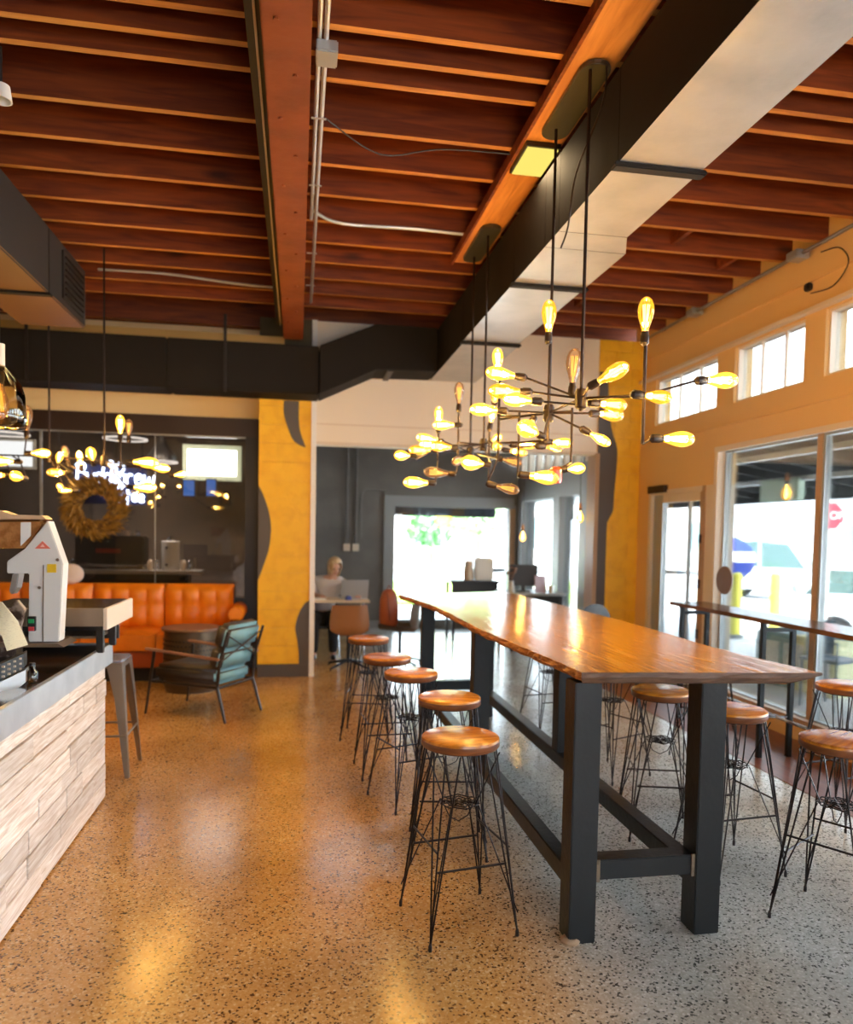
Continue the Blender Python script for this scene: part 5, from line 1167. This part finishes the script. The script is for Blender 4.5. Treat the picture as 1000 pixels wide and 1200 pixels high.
def car(name, lab, loc, rz, m, sc_=1.0, tall=1.0):
    t = thing(name, lab, 'car', loc, rz); 
    lo_ = [(-2.2, .35), (-2.15, .75), (-1.9, .95), (-1.0, 1.02), (1.55, 1.02), (2.15, .95), (2.25, .55), (2.2, .3)]
    MB().prism(lo_, -.88, .88, 'y').build('body', m, t, bevel=.06, seg=3)
    MB().prism([(-1.05, 1.0), (-.45, 1.50*tall), (.6, 1.55*tall), (1.5, 1.50*tall), (1.95, 1.0)], -.76, .76, 'y').build('cabin', M_glasscar, t, bevel=.03)
    MB().prism([(-.55, 1.44*tall), (-.40, 1.53*tall), (1.5, 1.56*tall), (1.62, 1.46*tall)], -.74, .74, 'y').build('roof', m, t, bevel=.03)
    for s in (-1, 1):
        for (a_, b_) in (((-1.02, 1.0), (-.46, 1.49*tall)), ((.40, 1.0), (.42, 1.5*tall)), ((1.90, 1.0), (1.52, 1.5*tall))):
            MB().tube([(a_[0], s*.775, a_[1]), (b_[0], s*.765, b_[1])], .035, 6).build('pillar', m, t)
        for x in (-1.4, 1.4):
            w_ = MB().lathe([(0, -.1), (.30, -.1), (.34, -.06), (.34, .06), (.30, .1), (0, .1)], (x, s*.80, .34), 24, Matrix.Rotation(PI/2, 3, 'X')).build('wheel', M_black, t, smooth=True)
            MB().lathe([(0, -.11), (.18, -.11), (.20, -.08), (.20, .11), (0, .11)], (x, s*.80, .34), 18, Matrix.Rotation(PI/2, 3, 'X')).build('hubcap', M_silver, w_, smooth=True)
        MB().ball((-2.12, s*.62, .72), .11, 6, (.6, 1, .7)).build('headlight', M_chrome, t)
    bx('bumper', (-2.30, -.8, .32), (-2.12, .8, .52), M_black, t, bevel=.03); bx('bumper', (2.15, -.8, .32), (2.32, .8, .5), M_black, t, bevel=.03)
    return t
M_glasscar = mat('car_glass', (.10, .17, .17), .05, .2)
c0 = atz(905, 700, 0)
pcar = atx(905, 660, 15.5)
car('parked_car', 'white estate car parked across the street', (15.3, 21.8, -.31), math.radians(128), mat('car_white', (.78, .80, .82), .3), tall=1.2)
car('parked_car', 'pale car with a light blue windscreen cut by the right edge', (10.5, 11.2, -.31), math.radians(150), mat('car_silver', (.72, .76, .80), .3), tall=.95)
ss_ = thing('stop_sign', 'red octagonal STOP sign on a post across the pavement', 'sign', (8.05, atx(973, 608, 8.05).y, 0), math.radians(-8))
oc = [(.24*math.cos(PI/8+PI/4*k), 1.98 + .24*math.sin(PI/8+PI/4*k)) for k in range(8)]; oc2 = [(.215*math.cos(PI/8+PI/4*k), 1.98 + .215*math.sin(PI/8+PI/4*k)) for k in range(8)]
MB().prism(oc, -.01, .01, 'y').build('sign_plate', M_whiteplastic, ss_); MB().prism(oc2, -.014, -.0105, 'y').build('red_face', mat('stop_red', (.72, .02, .04), .4), ss_)
MB().tube([(0, .03, -.04), (0, .03, 2.25)], .03, 8).build('post', M_whiteplastic, ss_)
fnt = bpy.data.curves.new('sign_lettering', 'FONT'); fnt.body = 'STOP'; fnt.size = .17; fnt.align_x = 'CENTER'; fnt.align_y = 'CENTER'; fnt.extrude = .002
fo = bpy.data.objects.new('sign_lettering', fnt); C.objects.link(fo); fo.parent = ss_; fo.location = (0, -.018, 1.98); fo.rotation_euler = (PI/2, 0, 0); fnt.materials.append(M_whiteplastic)
bpy.context.view_layer.update(); me_ = bpy.data.meshes.new_from_object(fo.evaluated_get(bpy.context.evaluated_depsgraph_get())); fo2 = bpy.data.objects.new('sign_lettering', me_); C.objects.link(fo2); fo2.parent = ss_; fo2.location = fo.location; fo2.rotation_euler = fo.rotation_euler; bpy.data.objects.remove(fo); fo2.name = 'sign_lettering'
yb = mat('bollard_yellow', (.80, .72, .10), .5)
for (u, lab) in ((861, 'left yellow bollard at the kerb, near the blue umbrella'), (906, 'right yellow bollard at the kerb, in front of the white car')):
    p = atz(u, 745, 0); o = MB().lathe([(0, -.04), (.085, -.04), (.085, .98), (.07, 1.03), (0, 1.05)], n=18).m(1).lathe([(0, -.041), (.13, -.041), (.13, .02), (.086, .03)], n=18).build('bollard', [yb, M_greyl], smooth=True); o.location = (p.x, p.y, 0); tag(o, lab, 'bollard', 'yellow kerb bollards')
um = thing('patio_umbrella', 'half-closed blue umbrella with a white band outside the window', 'umbrella', (8.75, 13.95, -.05))
um.scale = (.82, .82, .98)
MB().tube([(0, 0, -.27), (0, 0, 1.75)], .025, 8).build('pole', M_whiteplastic, um)
b = MB()
b.lathe([(0, 1.72), (.25, 1.62), (.46, 1.42)], n=12).m(1).lathe([(.46, 1.42), (.50, 1.22)], n=12).m(0).lathe([(.50, 1.22), (.40, 1.02), (.22, .86)], n=12)
b.build('canopy', [mat('umbrella_blue', (.008, .03, .24), .7), M_whiteplastic], um)
MB().lathe([(0, -.265), (.22, -.265), (.22, -.2), (0, -.19)], n=20).build('base', M_greyl, um)
# crates/newspaper rack under the ledge line and patio chair
rk = thing('news_rack', 'low pale yellow rack with grey-blue panels standing outside the window', 'rack', (5.6, 7.45, -.04), math.radians(12))
bx('frame', (-.25, -.55, 0), (.25, .0, .60), mat('pale_yellow', (.75, .72, .42), .6), rk, bevel=.01); bx('frame', (-.25, .005, 0), (.25, .50, .60), mat('teal_grey', (.22, .36, .38), .6), rk, bevel=.01)
for k in range(3): bx('panel', (-.262, -.5+.33*k, .1), (-.2505, -.5+.33*k+.26, .5), M_whiteplastic, rk)
def patio_chair(loc, rz, lab):
    t = thing('patio_chair', lab, 'chair', loc, math.radians(rz)); m = mat('patio_blue', (.13, .20, .26), .5)
    b = MB(); V = []
    for k in range(9):
        a = -PI*.35 + PI*.7*k/8; V.append((.22*math.sin(a), .22 - .22*math.cos(a)))
    b.prism(V + [(x*.92, y+.018) for x, y in V[::-1]], .46, .80, 'z').build('backrest', m, t)
    bx('seat', (-.21, .02, .42), (.21, .42, .45), m, t, bevel=.008)
    for x in (-.19, .19):
        for y in (.05, .4): MB().tube([(x, y, .43), (x*1.1, y, -.04)], .014, 6).build('leg', m, t)
        MB().tube([(x, .1, .62), (x, .4, .62), (x, .4, .44)], .012, 6).build('arm', m, t)
    return t
patio_chair((5.1, 6.75, 0), 200, 'blue-grey patio chair outside the window beside the ledge')
patio_chair((5.7, 5.9, 0), 130, 'blue-grey patio chair outside near the right picture edge')
pt = thing('patio_table', 'small round white patio table outside the window', 'table', (5.05, 5.2, -.04))
MB().lathe([(0, .72), (.32, .72), (.33, .735), (.32, .75), (0, .75)], n=28).build('table_top', M_whiteplastic, pt, smooth=True); MB().tube([(0, 0, 0), (0, 0, .72)], .03, 10).build('pedestal', M_dark, pt); MB().lathe([(0, 0), (.2, 0), (.2, .02), (0, .03)], n=20).build('foot', M_dark, pt)
# buildings and trees opposite
def building(lab, x0, x1, y0, y1, h, m, face):
    t = thing('building', lab, 'building', ((x0+x1)/2, (y0+y1)/2, 0)); a, c = (x1-x0)/2, (y1-y0)/2
    bx('wall', (-a, -c, -.04), (a, c, h), m, t); bx('roof', (-a-.15, -c-.15, h), (a+.15, c+.15, h+.25), M_greyl, t)
    n_ = int((2*c if face == 'x' else 2*a)/3)
    for k in range(n_):
        if face == 'x': f = bx('window', (-a-.04, -c+1+3*k, 1.0), (-a-.001, -c+2.6+3*k, 2.4), MATS['teal_grey'], t)
        else: f = bx('window', (-a+1+3*k, -c-.04, 1.0), (-a+2.6+3*k, -c-.001, 2.4), MATS['teal_grey'], t)
    return t
building('white one-storey shop building across the side street', 26, 34, 6, 34, 3.6, mat('bld_white', (.80, .82, .84), .8), 'x')
building('low pale building beyond the rear window', -2, 22, 36, 42, 3.4, mat('bld_cream', (.80, .80, .76), .8), 'y')
def tree(lab, loc, h, r, col, seed):
    t = thing('street_tree', lab, 'tree', loc); rq = random.Random(seed)
    MB().tube([(0, 0, -.04), (.05, 0, h*.5), (0, .05, h*.8)], [.12, .09, .04], 8).build('trunk', mat('bark', (.15, .10, .07), .9), t)
    b = MB()
    for k in range(1400):
        d = Vector((rq.gauss(0, 1), rq.gauss(0, 1), rq.gauss(0, 1))).normalized()*r*rq.uniform(.5, 1)**.6; c = Vector((0, 0, h*.8)) + Vector((d.x, d.y, d.z*.8))
        u = Vector((rq.gauss(0, 1), rq.gauss(0, 1), rq.gauss(0, 1))).normalized()*.12; v = u.orthogonal().normalized()*.08
        b._add([c-u, c+v, c+u, c-v], [(0, 1, 2, 3)])
    b.build('crown', mat('leaf_%d' % seed, col, .7), t, kind='stuff'); return t
p = aty(505, 628, 26); tree('small green tree beyond the rear window, left part', (p.x, 26, 0), 2.3, .9, (.10, .30, .08), 1)
p = aty(560, 615, 30); tree('pale green tree beyond the rear window, right part', (p.x, 30, 0), 3.0, 1.2, (.28, .45, .20), 2)
p = aty(520, 609, 20); ys_ = thing('street_sign', 'round yellow sign on a post beyond the rear window', 'sign', (p.x, 20, 0))
MB().lathe([(0, -.01), (.22, -.01), (.22, .01), (0, .01)], (0, 0, p.z), 20, Matrix.Rotation(PI/2, 3, 'X')).build('sign_plate', mat('sign_yellow', (.85, .60, .02), .5), ys_); MB().tube([(0, .03, -.04), (0, .03, p.z)], .03, 6).build('post', M_greyl, ys_)
tag(MB().box((-1.2, -.3, 0), (1.2, .3, .5)).build('planter', mat('lime_hedge', (.35, .60, .10), .8, bump=(20, 1)), bevel=.05), 'bright green low hedge outside the rear window at its lower left', 'hedge').location = (aty(470, 700, 17).x, 17, 0)
# plank eaves seen through the rear window
ev = thing('awning', 'dark slatted eaves outside the rear window', 'awning', (0, 0, 0))
bx('roof_panel', (.5, YR+.2, 2.22), (3.9, 14.6, 2.28), dkr, ev)
for k in range(7): bx('rafter', (.8+.45*k, YR+.25, 2.12), (.86+.45*k, 14.55, 2.22), plb if k % 2 else dkr, ev)
bx('fascia', (.5, 14.6, 1.93), (3.9, 14.66, 2.24), dkr, ev)
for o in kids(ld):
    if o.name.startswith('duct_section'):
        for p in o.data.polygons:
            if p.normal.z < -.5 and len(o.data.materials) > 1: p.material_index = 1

for nm in ('slab_wood',):
    b_ = MATS[nm].node_tree.nodes['Principled BSDF']; b_.inputs['Coat Weight'].default_value = .6; b_.inputs['Coat Roughness'].default_value = .12
    nt_m = MATS[nm].node_tree; bn_ = [n_ for n_ in nt_m.nodes if n_.type == 'BUMP'][0]; bn_.inputs['Strength'].default_value = .45; nt_m.links.new(bn_.outputs[0], b_.inputs['Coat Normal'])
